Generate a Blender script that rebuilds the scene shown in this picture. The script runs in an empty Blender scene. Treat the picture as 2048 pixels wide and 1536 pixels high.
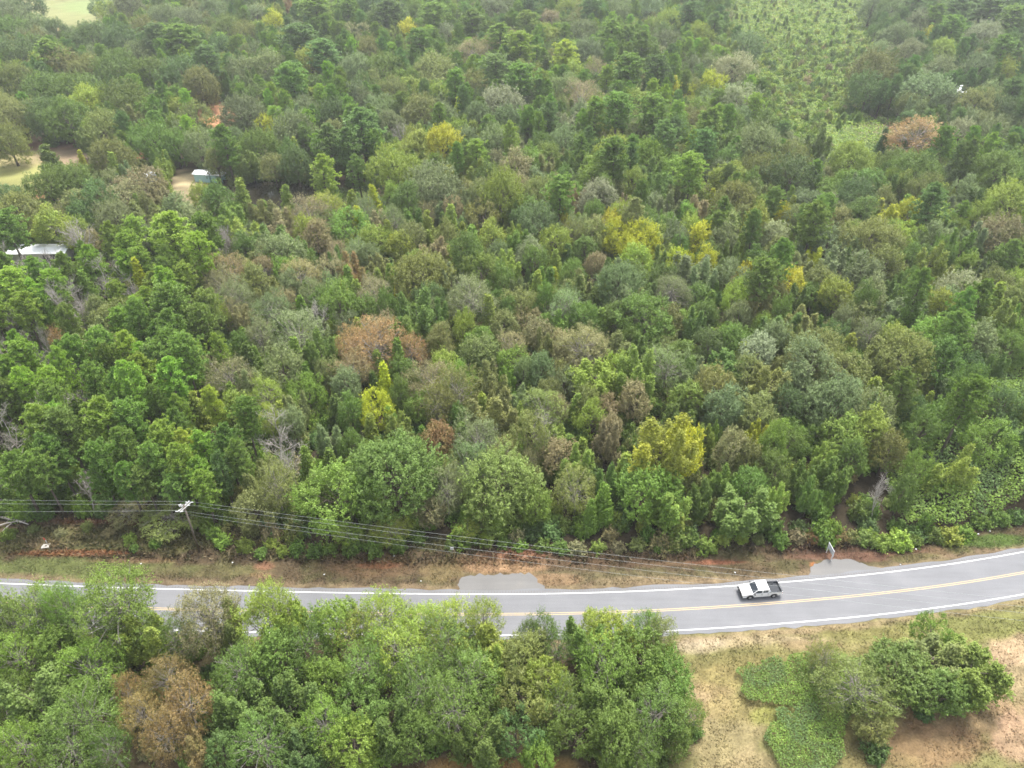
import bpy, math, random
import numpy as np
from mathutils import Vector, Matrix

# ------------------------------------------------------------------ camera
F_PX, PITCH, CAM_H = 1450.0, math.radians(37.0), 88.0
SUN_EL, SUN_AZ = math.radians(66), math.radians(28)      # azimuth clockwise from +Y
EXPOSURE = 1.36
scene = bpy.context.scene
cam_data = bpy.data.cameras.new("camera")
cam_data.sensor_fit = 'HORIZONTAL'
cam_data.sensor_width = 36.0
cam_data.lens = 36.0 * F_PX / 2048.0
cam_data.clip_end = 8000
cam = bpy.data.objects.new("camera", cam_data)
cam.location = (0, 0, CAM_H)
cam.rotation_euler = (math.pi / 2 - PITCH, 0, 0)
scene.collection.objects.link(cam)
scene.camera = cam

# ------------------------------------------------------------------ world, sun, exposure
world = bpy.data.worlds.new("World")
scene.world = world
world.use_nodes = True
wn = world.node_tree.nodes
wl = world.node_tree.links
bg = wn["Background"]
sky = wn.new("ShaderNodeTexSky")
sky.sky_type = 'NISHITA'
sky.sun_disc = False
sky.sun_elevation = SUN_EL
sky.sun_rotation = SUN_AZ
sky.air_density = 1.3
sky.dust_density = 4.0
sky.altitude = 100
cloud = wn.new("ShaderNodeHueSaturation")          # thin cloud veil: a paler, less blue sky
cloud.inputs['Saturation'].default_value = 0.35
wl.new(sky.outputs[0], cloud.inputs['Color'])
wl.new(cloud.outputs[0], bg.inputs[0])
bg.inputs[1].default_value = 0.15
sun_data = bpy.data.lights.new("sun", 'SUN')
sun_data.energy = 2.0
sun_data.angle = math.radians(18)
sun_data.color = (1.0, 0.955, 0.88)
sun = bpy.data.objects.new("sun", sun_data)
sdir = Vector((math.sin(SUN_AZ) * math.cos(SUN_EL), math.cos(SUN_AZ) * math.cos(SUN_EL), math.sin(SUN_EL)))
sun.rotation_euler = sdir.to_track_quat('Z', 'Y').to_euler()
sun.location = (0, 0, 200)
scene.collection.objects.link(sun)
scene.view_settings.view_transform = 'Standard'
scene.view_settings.look = 'None'
scene.view_settings.gamma = 1.0
scene.view_settings.exposure = EXPOSURE
scene.render.engine = 'CYCLES'
cy = scene.cycles
cy.max_bounces = 5
cy.diffuse_bounces = 3
cy.glossy_bounces = 1
cy.transmission_bounces = 2
cy.transparent_max_bounces = 4
cy.volume_bounces = 0
cy.use_adaptive_sampling = True
cy.adaptive_threshold = 0.02
cy.use_denoising = True
cy.filter_width = 1.6

C = scene.collection
rng = np.random.default_rng(11)
random.seed(5)

# ------------------------------------------------------------------ picture <-> world helpers
CP, SP = math.cos(PITCH), math.sin(PITCH)


def at(x, y, z=0.0):
    """point at height z seen at photo pixel x, y"""
    a = x - 1024.0
    b = 768.0 - y
    dy = F_PX * CP + b * SP
    dz = -F_PX * SP + b * CP
    t = (z - CAM_H) / dz
    return (a * t, dy * t, z)


def px(X, Y, Z=0.0):
    """photo pixel of a world point (arrays allowed), and depth"""
    h = Z - CAM_H
    dep = Y * CP - h * SP
    up = Y * SP + h * CP
    return 1024.0 + F_PX * X / dep, 768.0 - F_PX * up / dep, dep


def tag(o, label=None, cat=None, group=None, kind=None):
    if label: o['label'] = label
    if cat: o['category'] = cat
    if group: o['group'] = group
    if kind: o['kind'] = kind
    return o


def empty(name, loc=(0, 0, 0), rz=0.0):
    o = bpy.data.objects.new(name, None)
    o.location = loc
    o.rotation_euler = (0, 0, rz)
    o.empty_display_size = 0.5
    C.objects.link(o)
    return o


def link(name, me, parent=None, mat=None):
    o = bpy.data.objects.new(name, me)
    C.objects.link(o)
    if parent: o.parent = parent
    if mat and not me.materials: me.materials.append(mat)
    return o


def mesh_np(name, verts, quads=None, polys=None, smooth=False, mat=None, fattr=None, vattr=None):
    me = bpy.data.meshes.new(name)
    verts = np.asarray(verts, dtype=np.float32)
    if quads is not None:
        quads = np.asarray(quads, dtype=np.int32)
        n, k = quads.shape
        me.vertices.add(len(verts))
        me.vertices.foreach_set('co', verts.ravel())
        me.loops.add(n * k)
        me.loops.foreach_set('vertex_index', quads.ravel())
        me.polygons.add(n)
        me.polygons.foreach_set('loop_start', np.arange(0, n * k, k, dtype=np.int32))
        if smooth:
            me.polygons.foreach_set('use_smooth', np.ones(n, dtype=bool))
        me.update(calc_edges=True)
    else:
        me.from_pydata([tuple(v) for v in verts], [], polys)
        if smooth:
            for p in me.polygons: p.use_smooth = True
    if fattr is not None:
        for k_, v_ in fattr.items():
            v_ = np.asarray(v_, dtype=np.float32)
            if v_.ndim == 1:
                a = me.attributes.new(k_, 'FLOAT', 'FACE')
                a.data.foreach_set('value', v_)
            else:
                a = me.attributes.new(k_, 'FLOAT_COLOR', 'FACE')
                a.data.foreach_set('color', v_.ravel())
    if vattr is not None:
        for k_, v_ in vattr.items():
            v_ = np.asarray(v_, dtype=np.float32)
            a = me.attributes.new(k_, 'FLOAT_COLOR', 'POINT')
            a.data.foreach_set('color', v_.ravel())
    if mat: me.materials.append(mat)
    return me


class MB:
    """collects boxes, tubes and polygons into one mesh"""
    def __init__(s):
        s.v, s.f = [], []

    def poly(s, pts, faces):
        b = len(s.v)
        s.v += [tuple(p) for p in pts]
        s.f += [tuple(i + b for i in f) for f in faces]

    def box(s, c, size, rz=0.0, M=None):
        x, y, z = [d / 2 for d in size]
        pts = [(-x, -y, -z), (x, -y, -z), (x, y, -z), (-x, y, -z), (-x, -y, z), (x, -y, z), (x, y, z), (-x, y, z)]
        R = M if M is not None else Matrix.Rotation(rz, 3, 'Z')
        pts = [tuple(R @ Vector(p) + Vector(c)) for p in pts]
        s.poly(pts, [(0, 3, 2, 1), (4, 5, 6, 7), (0, 1, 5, 4), (1, 2, 6, 5), (2, 3, 7, 6), (3, 0, 4, 7)])

    def tube(s, pts, radii, n=6, cap=True):
        b = len(s.v)
        pts = [Vector(p) for p in pts]
        m = len(pts)
        if not hasattr(radii, '__len__'): radii = [radii] * m
        for i, p in enumerate(pts):
            d = (pts[min(i + 1, m - 1)] - pts[max(i - 1, 0)])
            d = d.normalized() if d.length > 1e-9 else Vector((0, 0, 1))
            ref = Vector((1, 0, 0)) if abs(d.x) < 0.8 else Vector((0, 1, 0))
            u = d.cross(ref).normalized()
            w = d.cross(u)
            for k in range(n):
                a = 2 * math.pi * k / n
                s.v.append(tuple(p + (u * math.cos(a) + w * math.sin(a)) * radii[i]))
        for i in range(m - 1):
            for k in range(n):
                k2 = (k + 1) % n
                s.f.append((b + i * n + k, b + i * n + k2, b + (i + 1) * n + k2, b + (i + 1) * n + k))
        if cap:
            s.f.append(tuple(b + k for k in range(n))[::-1])
            s.f.append(tuple(b + (m - 1) * n + k for k in range(n)))

    def prism(s, prof, y0, y1):
        """x-z profile extruded along y"""
        n = len(prof)
        pts = [(x, y0, z) for x, z in prof] + [(x, y1, z) for x, z in prof]
        s.poly(pts, [tuple(range(n)), tuple(range(2 * n - 1, n - 1, -1))] + [(i, i + n, (i + 1) % n + n, (i + 1) % n) for i in range(n)])

    def mesh(s, name, mat=None, smooth=False):
        me = bpy.data.meshes.new(name)
        me.from_pydata(s.v, [], s.f)
        if smooth:
            for p in me.polygons: p.use_smooth = True
        if mat: me.materials.append(mat)
        import bmesh
        bm = bmesh.new()
        bm.from_mesh(me)
        bmesh.ops.recalc_face_normals(bm, faces=bm.faces)
        bm.to_mesh(me)
        bm.free()
        return me

    def obj(s, name, mat=None, parent=None, smooth=False):
        return link(name, s.mesh(name, mat, smooth), parent)


# ------------------------------------------------------------------ materials
def new_mat(name):
    m = bpy.data.materials.new(name)
    m.use_nodes = True
    nt = m.node_tree
    nt.nodes.clear()
    out = nt.nodes.new('ShaderNodeOutputMaterial')
    return m, nt, out


def simple_mat(name, col, rough=0.6, metal=0.0, spec=0.3, noise=0.12, scale=3.0, bump=0.0):
    m, nt, out = new_mat(name)
    b = nt.nodes.new('ShaderNodeBsdfPrincipled')
    b.inputs['Roughness'].default_value = rough
    b.inputs['Metallic'].default_value = metal
    b.inputs['Specular IOR Level'].default_value = spec
    tc = nt.nodes.new('ShaderNodeTexCoord')
    nz = nt.nodes.new('ShaderNodeTexNoise')
    nz.inputs['Scale'].default_value = scale
    nz.inputs['Detail'].default_value = 5
    nt.links.new(tc.outputs['Object'], nz.inputs['Vector'])
    mr = nt.nodes.new('ShaderNodeMapRange')
    mr.inputs['From Min'].default_value = 0.25
    mr.inputs['From Max'].default_value = 0.75
    mr.inputs['To Min'].default_value = 1 - noise
    mr.inputs['To Max'].default_value = 1 + noise
    nt.links.new(nz.outputs['Fac'], mr.inputs['Value'])
    vm = nt.nodes.new('ShaderNodeVectorMath')
    vm.operation = 'SCALE'
    vm.inputs[0].default_value = col
    nt.links.new(mr.outputs[0], vm.inputs['Scale'])
    nt.links.new(vm.outputs[0], b.inputs['Base Color'])
    if bump:
        bp = nt.nodes.new('ShaderNodeBump')
        bp.inputs['Strength'].default_value = bump
        nt.links.new(nz.outputs['Fac'], bp.inputs['Height'])
        nt.links.new(bp.outputs[0], b.inputs['Normal'])
    nt.links.new(b.outputs[0], out.inputs[0])
    return m


def foliage_mat(name, source, const=None, transl=0.28, shift=True):
    """leaf colour = tree colour (object or instance) x per-leaf tint, some leaf clusters turned autumn yellow"""
    m, nt, out = new_mat(name)
    N, L = nt.nodes, nt.links
    if source == 'object':
        oi = N.new('ShaderNodeObjectInfo')
        col, alpha = oi.outputs['Color'], oi.outputs['Alpha']
    elif source == 'instancer':
        at_ = N.new('ShaderNodeAttribute')
        at_.attribute_type = 'INSTANCER'
        at_.attribute_name = 'leafcol'
        col, alpha = at_.outputs['Color'], None
    elif source == 'face':
        at_ = N.new('ShaderNodeAttribute')
        at_.attribute_name = 'leafcol'
        col, alpha = at_.outputs['Color'], None
    else:
        rgb = N.new('ShaderNodeRGB')
        rgb.outputs[0].default_value = (*const, 1)
        col, alpha = rgb.outputs[0], None
    tint = N.new('ShaderNodeAttribute')
    tint.attribute_name = 'tint'
    tc = N.new('ShaderNodeTexCoord')
    nz = N.new('ShaderNodeTexNoise')
    nz.inputs['Scale'].default_value = 0.22
    nz.inputs['Detail'].default_value = 3
    L.new(tc.outputs['Object'], nz.inputs['Vector'])
    if alpha is not None:
        # autumn amount rides in the colour's alpha (1 = none)
        inv = N.new('ShaderNodeMath'); inv.operation = 'SUBTRACT'
        inv.inputs[0].default_value = 1.0
        L.new(alpha, inv.inputs[1])
        mr = N.new('ShaderNodeMapRange')
        mr.inputs['From Min'].default_value = 0.44
        mr.inputs['From Max'].default_value = 0.60
        L.new(nz.outputs['Fac'], mr.inputs['Value'])
        mul = N.new('ShaderNodeMath'); mul.operation = 'MULTIPLY'
        L.new(mr.outputs[0], mul.inputs[0]); L.new(inv.outputs[0], mul.inputs[1])
        mx = N.new('ShaderNodeMix'); mx.data_type = 'RGBA'
        L.new(mul.outputs[0], mx.inputs[0])
        L.new(col, mx.inputs[6])
        sp = N.new('ShaderNodeSeparateColor'); L.new(col, sp.inputs[0])
        gt = N.new('ShaderNodeMath'); gt.operation = 'GREATER_THAN'
        L.new(sp.outputs[0], gt.inputs[0]); L.new(sp.outputs[1], gt.inputs[1])
        m2 = N.new('ShaderNodeMix'); m2.data_type = 'RGBA'
        L.new(gt.outputs[0], m2.inputs[0])
        m2.inputs[6].default_value = (0.43, 0.43, 0.05, 1)      # green crowns turn yellow in places
        m2.inputs[7].default_value = (0.19, 0.235, 0.06, 1)      # yellow and brown crowns stay green in places
        L.new(m2.outputs[2], mx.inputs[7])
        col = mx.outputs[2]
    # hue drift leaf to leaf
    hs = N.new('ShaderNodeHueSaturation')
    mh = N.new('ShaderNodeMapRange')
    mh.inputs['To Min'].default_value = 0.490
    mh.inputs['To Max'].default_value = 0.512
    L.new(nz.outputs['Fac'], mh.inputs['Value'])
    L.new(mh.outputs[0], hs.inputs['Hue'])
    mv = N.new('ShaderNodeMapRange')
    mv.inputs['To Min'].default_value = 0.66
    mv.inputs['To Max'].default_value = 1.38
    L.new(tint.outputs['Fac'], mv.inputs['Value'])
    L.new(mv.outputs[0], hs.inputs['Value'])
    L.new(col, hs.inputs['Color'])
    d = N.new('ShaderNodeBsdfPrincipled')
    d.inputs['Roughness'].default_value = 0.55
    d.inputs['Specular IOR Level'].default_value = 0.25
    L.new(hs.outputs[0], d.inputs['Base Color'])
    t = N.new('ShaderNodeBsdfTranslucent')
    hs2 = N.new('ShaderNodeHueSaturation')
    hs2.inputs['Hue'].default_value = 0.497
    hs2.inputs['Saturation'].default_value = 1.15
    hs2.inputs['Value'].default_value = 1.25
    L.new(hs.outputs[0], hs2.inputs['Color'])
    L.new(hs2.outputs[0], t.inputs['Color'])
    ms = N.new('ShaderNodeMixShader')
    ms.inputs[0].default_value = transl
    L.new(d.outputs[0], ms.inputs[1])
    L.new(t.outputs[0], ms.inputs[2])
    L.new(ms.outputs[0], out.inputs[0])
    return m


M_LEAF = foliage_mat('leaf', 'object')
M_LEAF_I = foliage_mat('leaf_far', 'instancer')
M_LEAF_F = foliage_mat('leaf_cover', 'face')
M_BARK = simple_mat('bark', (0.13, 0.105, 0.085), 0.85, noise=0.35, scale=2.5, bump=0.4)
M_BARK_PALE = simple_mat('pale_bark', (0.34, 0.31, 0.275), 0.85, noise=0.3, scale=2.0, bump=0.3)
M_BARK_DEAD = simple_mat('dead_bark', (0.42, 0.385, 0.35), 0.85, noise=0.3, scale=2.0, bump=0.3)


# ------------------------------------------------------------------ foliage geometry (unit: metres)
def unit(v):
    return v / (np.linalg.norm(v, axis=-1, keepdims=True) + 1e-9)


def rdir(n, r):
    return unit(r.normal(size=(n, 3)))


def leaf_mesh(name, P, Nn, size, aspect, r, axis=None, tintbase=None, mat=None, extra=None):
    n = len(P)
    if axis is None:
        axis = rdir(n, r)
    t = unit(np.cross(Nn, axis) + 1e-4)
    b = np.cross(Nn, t)
    size = np.broadcast_to(size, (n,)) * r.uniform(0.65, 1.35, n)
    t = t * (size * 0.5)[:, None]
    b = b * (size * aspect * 0.5)[:, None]
    k1 = r.uniform(-.35, .35, (n, 1))
    V = np.stack([P - t, P + b + t * k1 + Nn * (size * .12)[:, None], P + t, P - b - t * k1 + Nn * (size * .12)[:, None]], 1).reshape(-1, 3)
    Q = np.arange(n * 4).reshape(n, 4)
    tint = np.clip((0.5 if tintbase is None else tintbase) + r.normal(0, .16, n), 0, 1)
    fa = {'tint': tint}
    if extra: fa.update(extra)
    return mesh_np(name, V, quads=Q, mat=mat, fattr=fa)


def sprays_to_leaves(S, D, sr, per, size, aspect, r, name, mat, jit=1.0, flat=0.45, upw=0.45):
    """S spray centres, D outward directions, sr spray radius"""
    n = len(S)
    st = r.normal(0.5, .15, n)
    tw = unit(D * .55 + np.array([0, 0, .55]) + r.normal(size=D.shape) * .42)      # twig the leaves sit on
    DD = np.repeat(D, per, 0)
    TW = np.repeat(tw, per, 0)
    srr = np.repeat(np.broadcast_to(sr, (n,)) * r.uniform(.6, 1.3, n), per)
    t = r.uniform(-1.0, 1.35, n * per)
    o = TW * (t * srr)[:, None] + r.normal(size=(n * per, 3)) * (srr * (.30 - .13 * t))[:, None]
    P = np.repeat(S, per, 0) + o
    Nn = unit(DD * .55 + np.array([0, 0, upw]) + r.normal(size=P.shape) * .55)
    return leaf_mesh(name, P, Nn, size, aspect, r, tintbase=np.repeat(st, per), mat=mat)


def crown_lobes(r, R, z0, z1, nl, rough=1.0, top=1.0):
    """list of (centre, radius): lobes over an egg-shaped shell"""
    c = np.array([0, 0, z0 + (z1 - z0) * .52])
    hz = (z1 - z0) / 2
    L = []
    ga = math.pi * (3 - 5 ** .5)
    for i in range(nl):
        zz = 1 - (i + .5) / nl * 1.72
        rr = math.sqrt(max(0, 1 - zz * zz))
        a = ga * i + r.uniform(-.35, .35)
        k = r.uniform(.56, .56 + .30 * rough)
        taper = 1.0 if zz < .1 else (1 - (1 - top) * zz)
        p = c + np.array([math.cos(a) * rr * R * k * taper, math.sin(a) * rr * R * k * taper, zz * hz * (k + .06)])
        if r.random() < .16:                       # a leader sticking out of the crown
            p = p * np.array([1.08, 1.08, 1.0]) + np.array([0, 0, hz * r.uniform(.12, .3)])
        L.append((p, R * r.choice([r.uniform(.12, .22), r.uniform(.18, .36)])))
    return c, L


def broad_crown(seed, R=5.0, z0=3.2, z1=12.0, nl=30, ns=46, per=20, leaf=.25, sr=.5, rough=1.0, top=1.0, keep=1.0):
    r = np.random.default_rng(seed)
    c, lobes = crown_lobes(r, R, z0, z1, nl, rough, top)
    S, D = [], []
    for p, lr in lobes:
        vs = r.uniform(.9, 1.6)
        out = unit(p - c)
        k = int(ns * (lr / (R * .33)) ** 2 * keep)
        d = rdir(int(k * 1.6), r)
        d = d[(d @ out + d[:, 2] * .35) > -.45][:k]
        q = p + d * (lr * r.choice([1, 1, 1, 1.28], len(d)) * r.uniform(.62, 1.2, len(d)))[:, None] * np.array([1, 1, vs])
        S.append(q)
        D.append(d)
    S, D = np.concatenate(S), np.concatenate(D)
    ins = np.zeros(len(S), int)
    for p, lr in lobes:
        ins += (np.linalg.norm(S - p, axis=1) < lr * .62)
    m = ins == 0
    S, D = S[m], D[m]
    me = sprays_to_leaves(S, D, sr, per, leaf, .75, r, 'crown', M_LEAF)
    return me, c, lobes


def plume_crown(seed, R=5.0, z0=2.0, z1=13.0, stems=7, n=1500, per=20, leaf=.25, wide=.40):
    """crown of several upright pointed leaders of uneven height"""
    r = np.random.default_rng(seed)
    S, D, lobes = [], [], []
    for k in range(stems):
        a = k * 2.399 + r.uniform(-.4, .4)
        q = R * .62 * math.sqrt((k + .3) / stems)
        top = z1 * (1.02 - .34 * (k + .3) / stems) * r.uniform(.88, 1.06)
        bot = z0 + r.uniform(0, 1.5)
        rad = R * wide * r.uniform(.75, 1.2)
        m = int(n / stems * (top - bot) / (z1 - z0) * 1.25)
        u = r.uniform(0, 1, m) ** 1.1
        ang = r.uniform(0, 2 * math.pi, m)
        prof = np.minimum(1, (u + .12) * 2.6) ** .7 * (1 - u) ** .62
        rr = rad * prof * (.75 + .3 * np.sin(ang * 3 + u * 17 + k)) * r.uniform(.45, 1.15, m) + .08
        lean = np.array([math.cos(a), math.sin(a)]) * .12
        X = math.cos(a) * q + np.cos(ang) * rr + lean[0] * (u * (top - bot))
        Y = math.sin(a) * q + np.sin(ang) * rr + lean[1] * (u * (top - bot))
        S.append(np.stack([X, Y, bot + (top - bot) * u], 1))
        D.append(unit(np.stack([np.cos(ang), np.sin(ang), .35 + u * .9], 1)))
        lobes.append((np.array([math.cos(a) * q, math.sin(a) * q, bot + (top - bot) * .7]), rad * .6))
    return sprays_to_leaves(np.concatenate(S), np.concatenate(D), .5, per, leaf, .75, r, 'crown', M_LEAF), lobes


def pine_crown(seed, R=3.4, z0=7.5, z1=18.0, nb=52, mat=None, round_=.6):
    r = np.random.default_rng(seed)
    mb = MB()
    T, TD = [], []
    for i in range(nb):
        u = (i + r.uniform(0, 1)) / nb
        z = z0 + (z1 - z0) * (u ** .92)
        prof = math.sin(math.pi * min(1, (.22 + .78 * u)) ** 1.15) ** round_
        Lb = R * max(.22, prof) * r.uniform(.65, 1.1)
        a = i * 2.399 + r.uniform(-.5, .5)
        up = .1 + .75 * u + r.uniform(-.12, .2)
        d = unit(np.array([math.cos(a), math.sin(a), up]))
        base = np.array([0, 0, z - .5 * Lb * .3])
        pts = [base + d * Lb * t + np.array([0, 0, .18 * Lb * t * t]) for t in (0, .35, .7, 1)]
        mb.tube(pts, [.07, .05, .035, .02], 4, cap=False)
        for k in range(11):
            t = r.uniform(.3, 1.05)
            side = r.normal(size=3) * Lb * .17
            side[2] = abs(side[2]) * .5
            p = base + d * Lb * t + np.array([0, 0, .18 * Lb * t * t]) + side
            T.append(p)
            TD.append(unit(d * .7 + np.array([0, 0, .7])))
    T, TD = np.array(T), np.array(TD)
    per = 26
    n = len(T)
    P0 = np.repeat(T, per, 0)
    nd = unit(np.repeat(TD, per, 0) * .75 + r.normal(size=(n * per, 3)) * .75)
    ln = r.uniform(.3, .62, n * per)
    P = P0 + nd * (ln * .5)[:, None]
    Nn = unit(np.cross(nd, r.normal(size=nd.shape)))
    # card long axis along nd
    wd = .085
    V = np.stack([P - nd * (ln * .5)[:, None], P + np.cross(Nn, nd) * wd, P + nd * (ln * .5)[:, None], P - np.cross(Nn, nd) * wd], 1).reshape(-1, 3)
    st = np.repeat(r.normal(.5, .13, n), per)
    tint = np.clip(st + r.normal(0, .1, n * per), 0, 1)
    me = mesh_np('crown', V, quads=np.arange(n * per * 4).reshape(-1, 4), mat=M_LEAF, fattr={'tint': tint})
    return me, mb


def cone_crown(seed, R=2.1, z0=.8, z1=9.5, n=620, per=17, leaf=.27):
    r = np.random.default_rng(seed)
    u = r.uniform(0, 1, n) ** 1.25
    a = r.uniform(0, 2 * math.pi, n)
    nl = 9
    rad = R * ((1 - u) ** .8) * (.72 + .28 * np.sin(a * 3 + u * 22 + seed) * np.sin(u * 31 + a)) * r.uniform(.55, 1.08, n) + .12
    S = np.stack([np.cos(a) * rad, np.sin(a) * rad, z0 + (z1 - z0) * u], 1)
    D = unit(np.stack([np.cos(a), np.sin(a), np.full(n, .65)], 1))
    return sprays_to_leaves(S, D, .42, per, leaf, .75, r, 'crown', M_LEAF)


def shrub_crown(seed, R=1.5, H=1.5, n=150, per=16, leaf=.22):
    r = np.random.default_rng(seed)
    d = rdir(n * 2, r)
    d = d[d[:, 2] > -.1][:n]
    k = .75 + .3 * np.sin(d[:, 0] * 5 + seed) * np.cos(d[:, 1] * 6 - seed)
    S = d * np.array([R, R, H]) * (k * r.uniform(.65, 1.05, len(d)))[:, None]
    return sprays_to_leaves(S, d, .35, per, leaf, .75, r, 'crown', M_LEAF)


def limbs_mesh(seed, lobes, zt, r0, mat, lean=.25, sub=0, base_split=.35):
    """tapered trunk with limbs reaching into the crown's lobes"""
    r = np.random.default_rng(seed + 900)
    mb = MB()
    top = np.array([r.uniform(-lean, lean), r.uniform(-lean, lean), zt])
    tr = [np.zeros(3) + [0, 0, -.3], top * .3 + [r.uniform(-.12, .12), 0, 0], top * .62, top]
    mb.tube(tr, [r0 * 1.35, r0, r0 * .8, r0 * .4], 8)
    for p, lr in lobes:
        s = r.uniform(base_split, .9)
        st = top * s
        md = st + (p - st) * .5 + r.normal(size=3) * .3
        md[2] += .15 * abs(p[2] - st[2])
        q = p + r.normal(size=3) * lr * .3
        rr = r0 * r.uniform(.22, .42)
        mb.tube([st, md, q], [rr, rr * .65, rr * .3], 5, cap=False)
        for k in range(sub):
            d = unit(r.normal(size=3) + np.array([0, 0, .5]) + unit(q - st))
            e = q + d * lr * r.uniform(.6, 1.25)
            m2 = (q + e) / 2 + r.normal(size=3) * .15
            b = md * .35 + q * .65
            mb.tube([b, m2, e], [rr * .35, rr * .22, .012], 4, cap=False)
    return mb.mesh('trunk', mat, smooth=True)


def pine_trunk(mb, H=17.5, r0=.24, mat=None):
    mb.tube([(0, 0, -.3), (.08, 0, H * .35), (-.05, .06, H * .7), (0, 0, H)], [r0 * 1.25, r0, r0 * .6, .04], 8)
    return mb.mesh('trunk', mat or M_BARK, smooth=True)


def bare_tree_mesh(seed, H=13.0, r0=.24, spread=.6, levels=4, twig=.018):
    r = np.random.default_rng(seed)
    mb = MB()
    def grow(p, d, L, rad, lv):
        pts = [p]
        dd = d.copy()
        n = 3 if lv > 1 else 4
        for i in range(n):
            dd = unit(dd + r.normal(size=3) * .13 + np.array([0, 0, .05]))
            pts.append(pts[-1] + dd * L / n)
        rads = [rad * (1 - .5 * i / n) for i in range(n + 1)]
        mb.tube(pts, rads, 7 if lv == 0 else (4 if lv < 3 else 3), cap=False)
        if lv >= levels: return
        k = [7, 5, 5, 4, 3][lv]
        for j in range(k):
            t = r.uniform(.38 if lv == 0 else .2, 1.0)
            i = min(int(t * n), n - 1)
            b = pts[i] + (pts[i + 1] - pts[i]) * (t * n - i)
            nd = unit(dd * .75 + rdir(1, r)[0] * (spread + .25 * lv * .4) + np.array([0, 0, .12]))
            grow(b, nd, L * r.uniform(.38, .62), max(twig, rad * .42), lv + 1)
    grow(np.array([0, 0, -.3]), np.array([r.uniform(-.12, .12), r.uniform(-.1, .1), 1.0]), H * .72, r0, 0)
    return mb.mesh('trunk', M_BARK_DEAD, smooth=True)


# ---- the tree kinds: kind -> list of (crown mesh, trunk mesh, R0, H0, centre height fraction)
VAR = {}
VAR['B'] = []
BV = [  # z0 z1 lobes roughness top-taper
    (3.0, 12.0, 40, 1.0, 1.0), (2.6, 12.6, 32, 1.3, .9), (3.4, 12.0, 46, .8, .7), (2.4, 13.0, 36, 1.5, .8), (2.2, 13.5, 44, .9, .35), (3.6, 11.5, 34, 1.6, 1.1),
    (2.2, 12.0, 40, .9, .55), (4.0, 12.5, 28, 1.8, 1.0), (2.4, 14.0, 42, 1.2, .45), (3.0, 11.0, 52, 1.1, 1.15)]
for i, (z0_, z1_, nl_, ro_, tp_) in enumerate(BV):
    me, c, lobes = broad_crown(20 + i, R=5.0, z0=z0_, z1=z1_, nl=nl_, rough=ro_, top=tp_)
    VAR['B'].append((me, limbs_mesh(i, lobes[::2], 8.5, .26, M_BARK), 4.6, 12.2, .63))
for i in range(6):
    me, lobes = plume_crown(320 + i, stems=[7, 5, 9, 6, 8, 4][i], z0=[1.8, 2.4, 2, 2.6, 1.6, 2.2][i], z1=[13, 14, 12.5, 13.5, 12, 14.5][i], wide=[.40, .48, .36, .42, .42, .5][i], n=[1500, 1350, 1700, 1300, 1600, 1300][i])
    VAR['B'].append((me, limbs_mesh(320 + i, lobes, 8.5, .25, M_BARK), 4.3, 12.6, .56))
NB = len(VAR['B'])
for i in range(3):                                     # broad old crowns with finer leaves for their size
    me, c, lobes = broad_crown(220 + i, R=7.4, z0=[2.2, 3, 2.4][i], z1=[13.6, 13, 14.5][i], nl=[70, 62, 78][i], ns=62, per=24, leaf=.25, sr=.5, rough=[1, 1.3, .9][i], top=[.85, 1, .6][i])
    VAR['B'].append((me, limbs_mesh(200 + i, lobes[::3], 9.5, .36, M_BARK), 7.0, 14.0, .6))
VAR['P'] = []
for i in range(5):
    me, mb = pine_crown(50 + i, R=[3.4, 3.1, 3.7, 3.3, 3.5][i], z0=[8, 7, 9, 6, 8][i], round_=[.6, .8, .5, .9, .65][i])
    VAR['P'].append((me, pine_trunk(mb), 3.3, 18.0, .73))
VAR['C'] = [(cone_crown(70 + i), pine_trunk(MB(), 9.0, .11), 2.0, 9.5, .5) for i in range(3)]
VAR['S'] = []
for i in range(4):
    me, c, lobes = broad_crown(90 + i, R=5.0, z0=2.6, z1=12, nl=52, ns=36, per=19, leaf=.19, sr=.6, rough=1.5, top=.8, keep=.95)
    VAR['S'].append((me, limbs_mesh(40 + i, lobes, 9.5, .24, M_BARK_PALE, sub=3), 4.85, 12.0, .63))
VAR['D'] = [(None, bare_tree_mesh(110 + i, spread=[.6, .45, .8, .5][i]), 3.6, 13.0, .62) for i in range(4)]
VAR['H'] = []
for i in range(4):
    mb = MB()
    rr_ = np.random.default_rng(i + 5)
    for k in range(7):
        a = k * .9
        mb.tube([(0, 0, -.1), (math.cos(a) * .3, math.sin(a) * .3, .5), (math.cos(a) * .9, math.sin(a) * .9, 1.1)], [.035, .025, .01], 4)
    VAR['H'].append((shrub_crown(130 + i, H=[1.5, 1.9, 1.3, 1.6][i]), mb.mesh('stem', M_BARK), 1.45, 1.7, .45))

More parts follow.
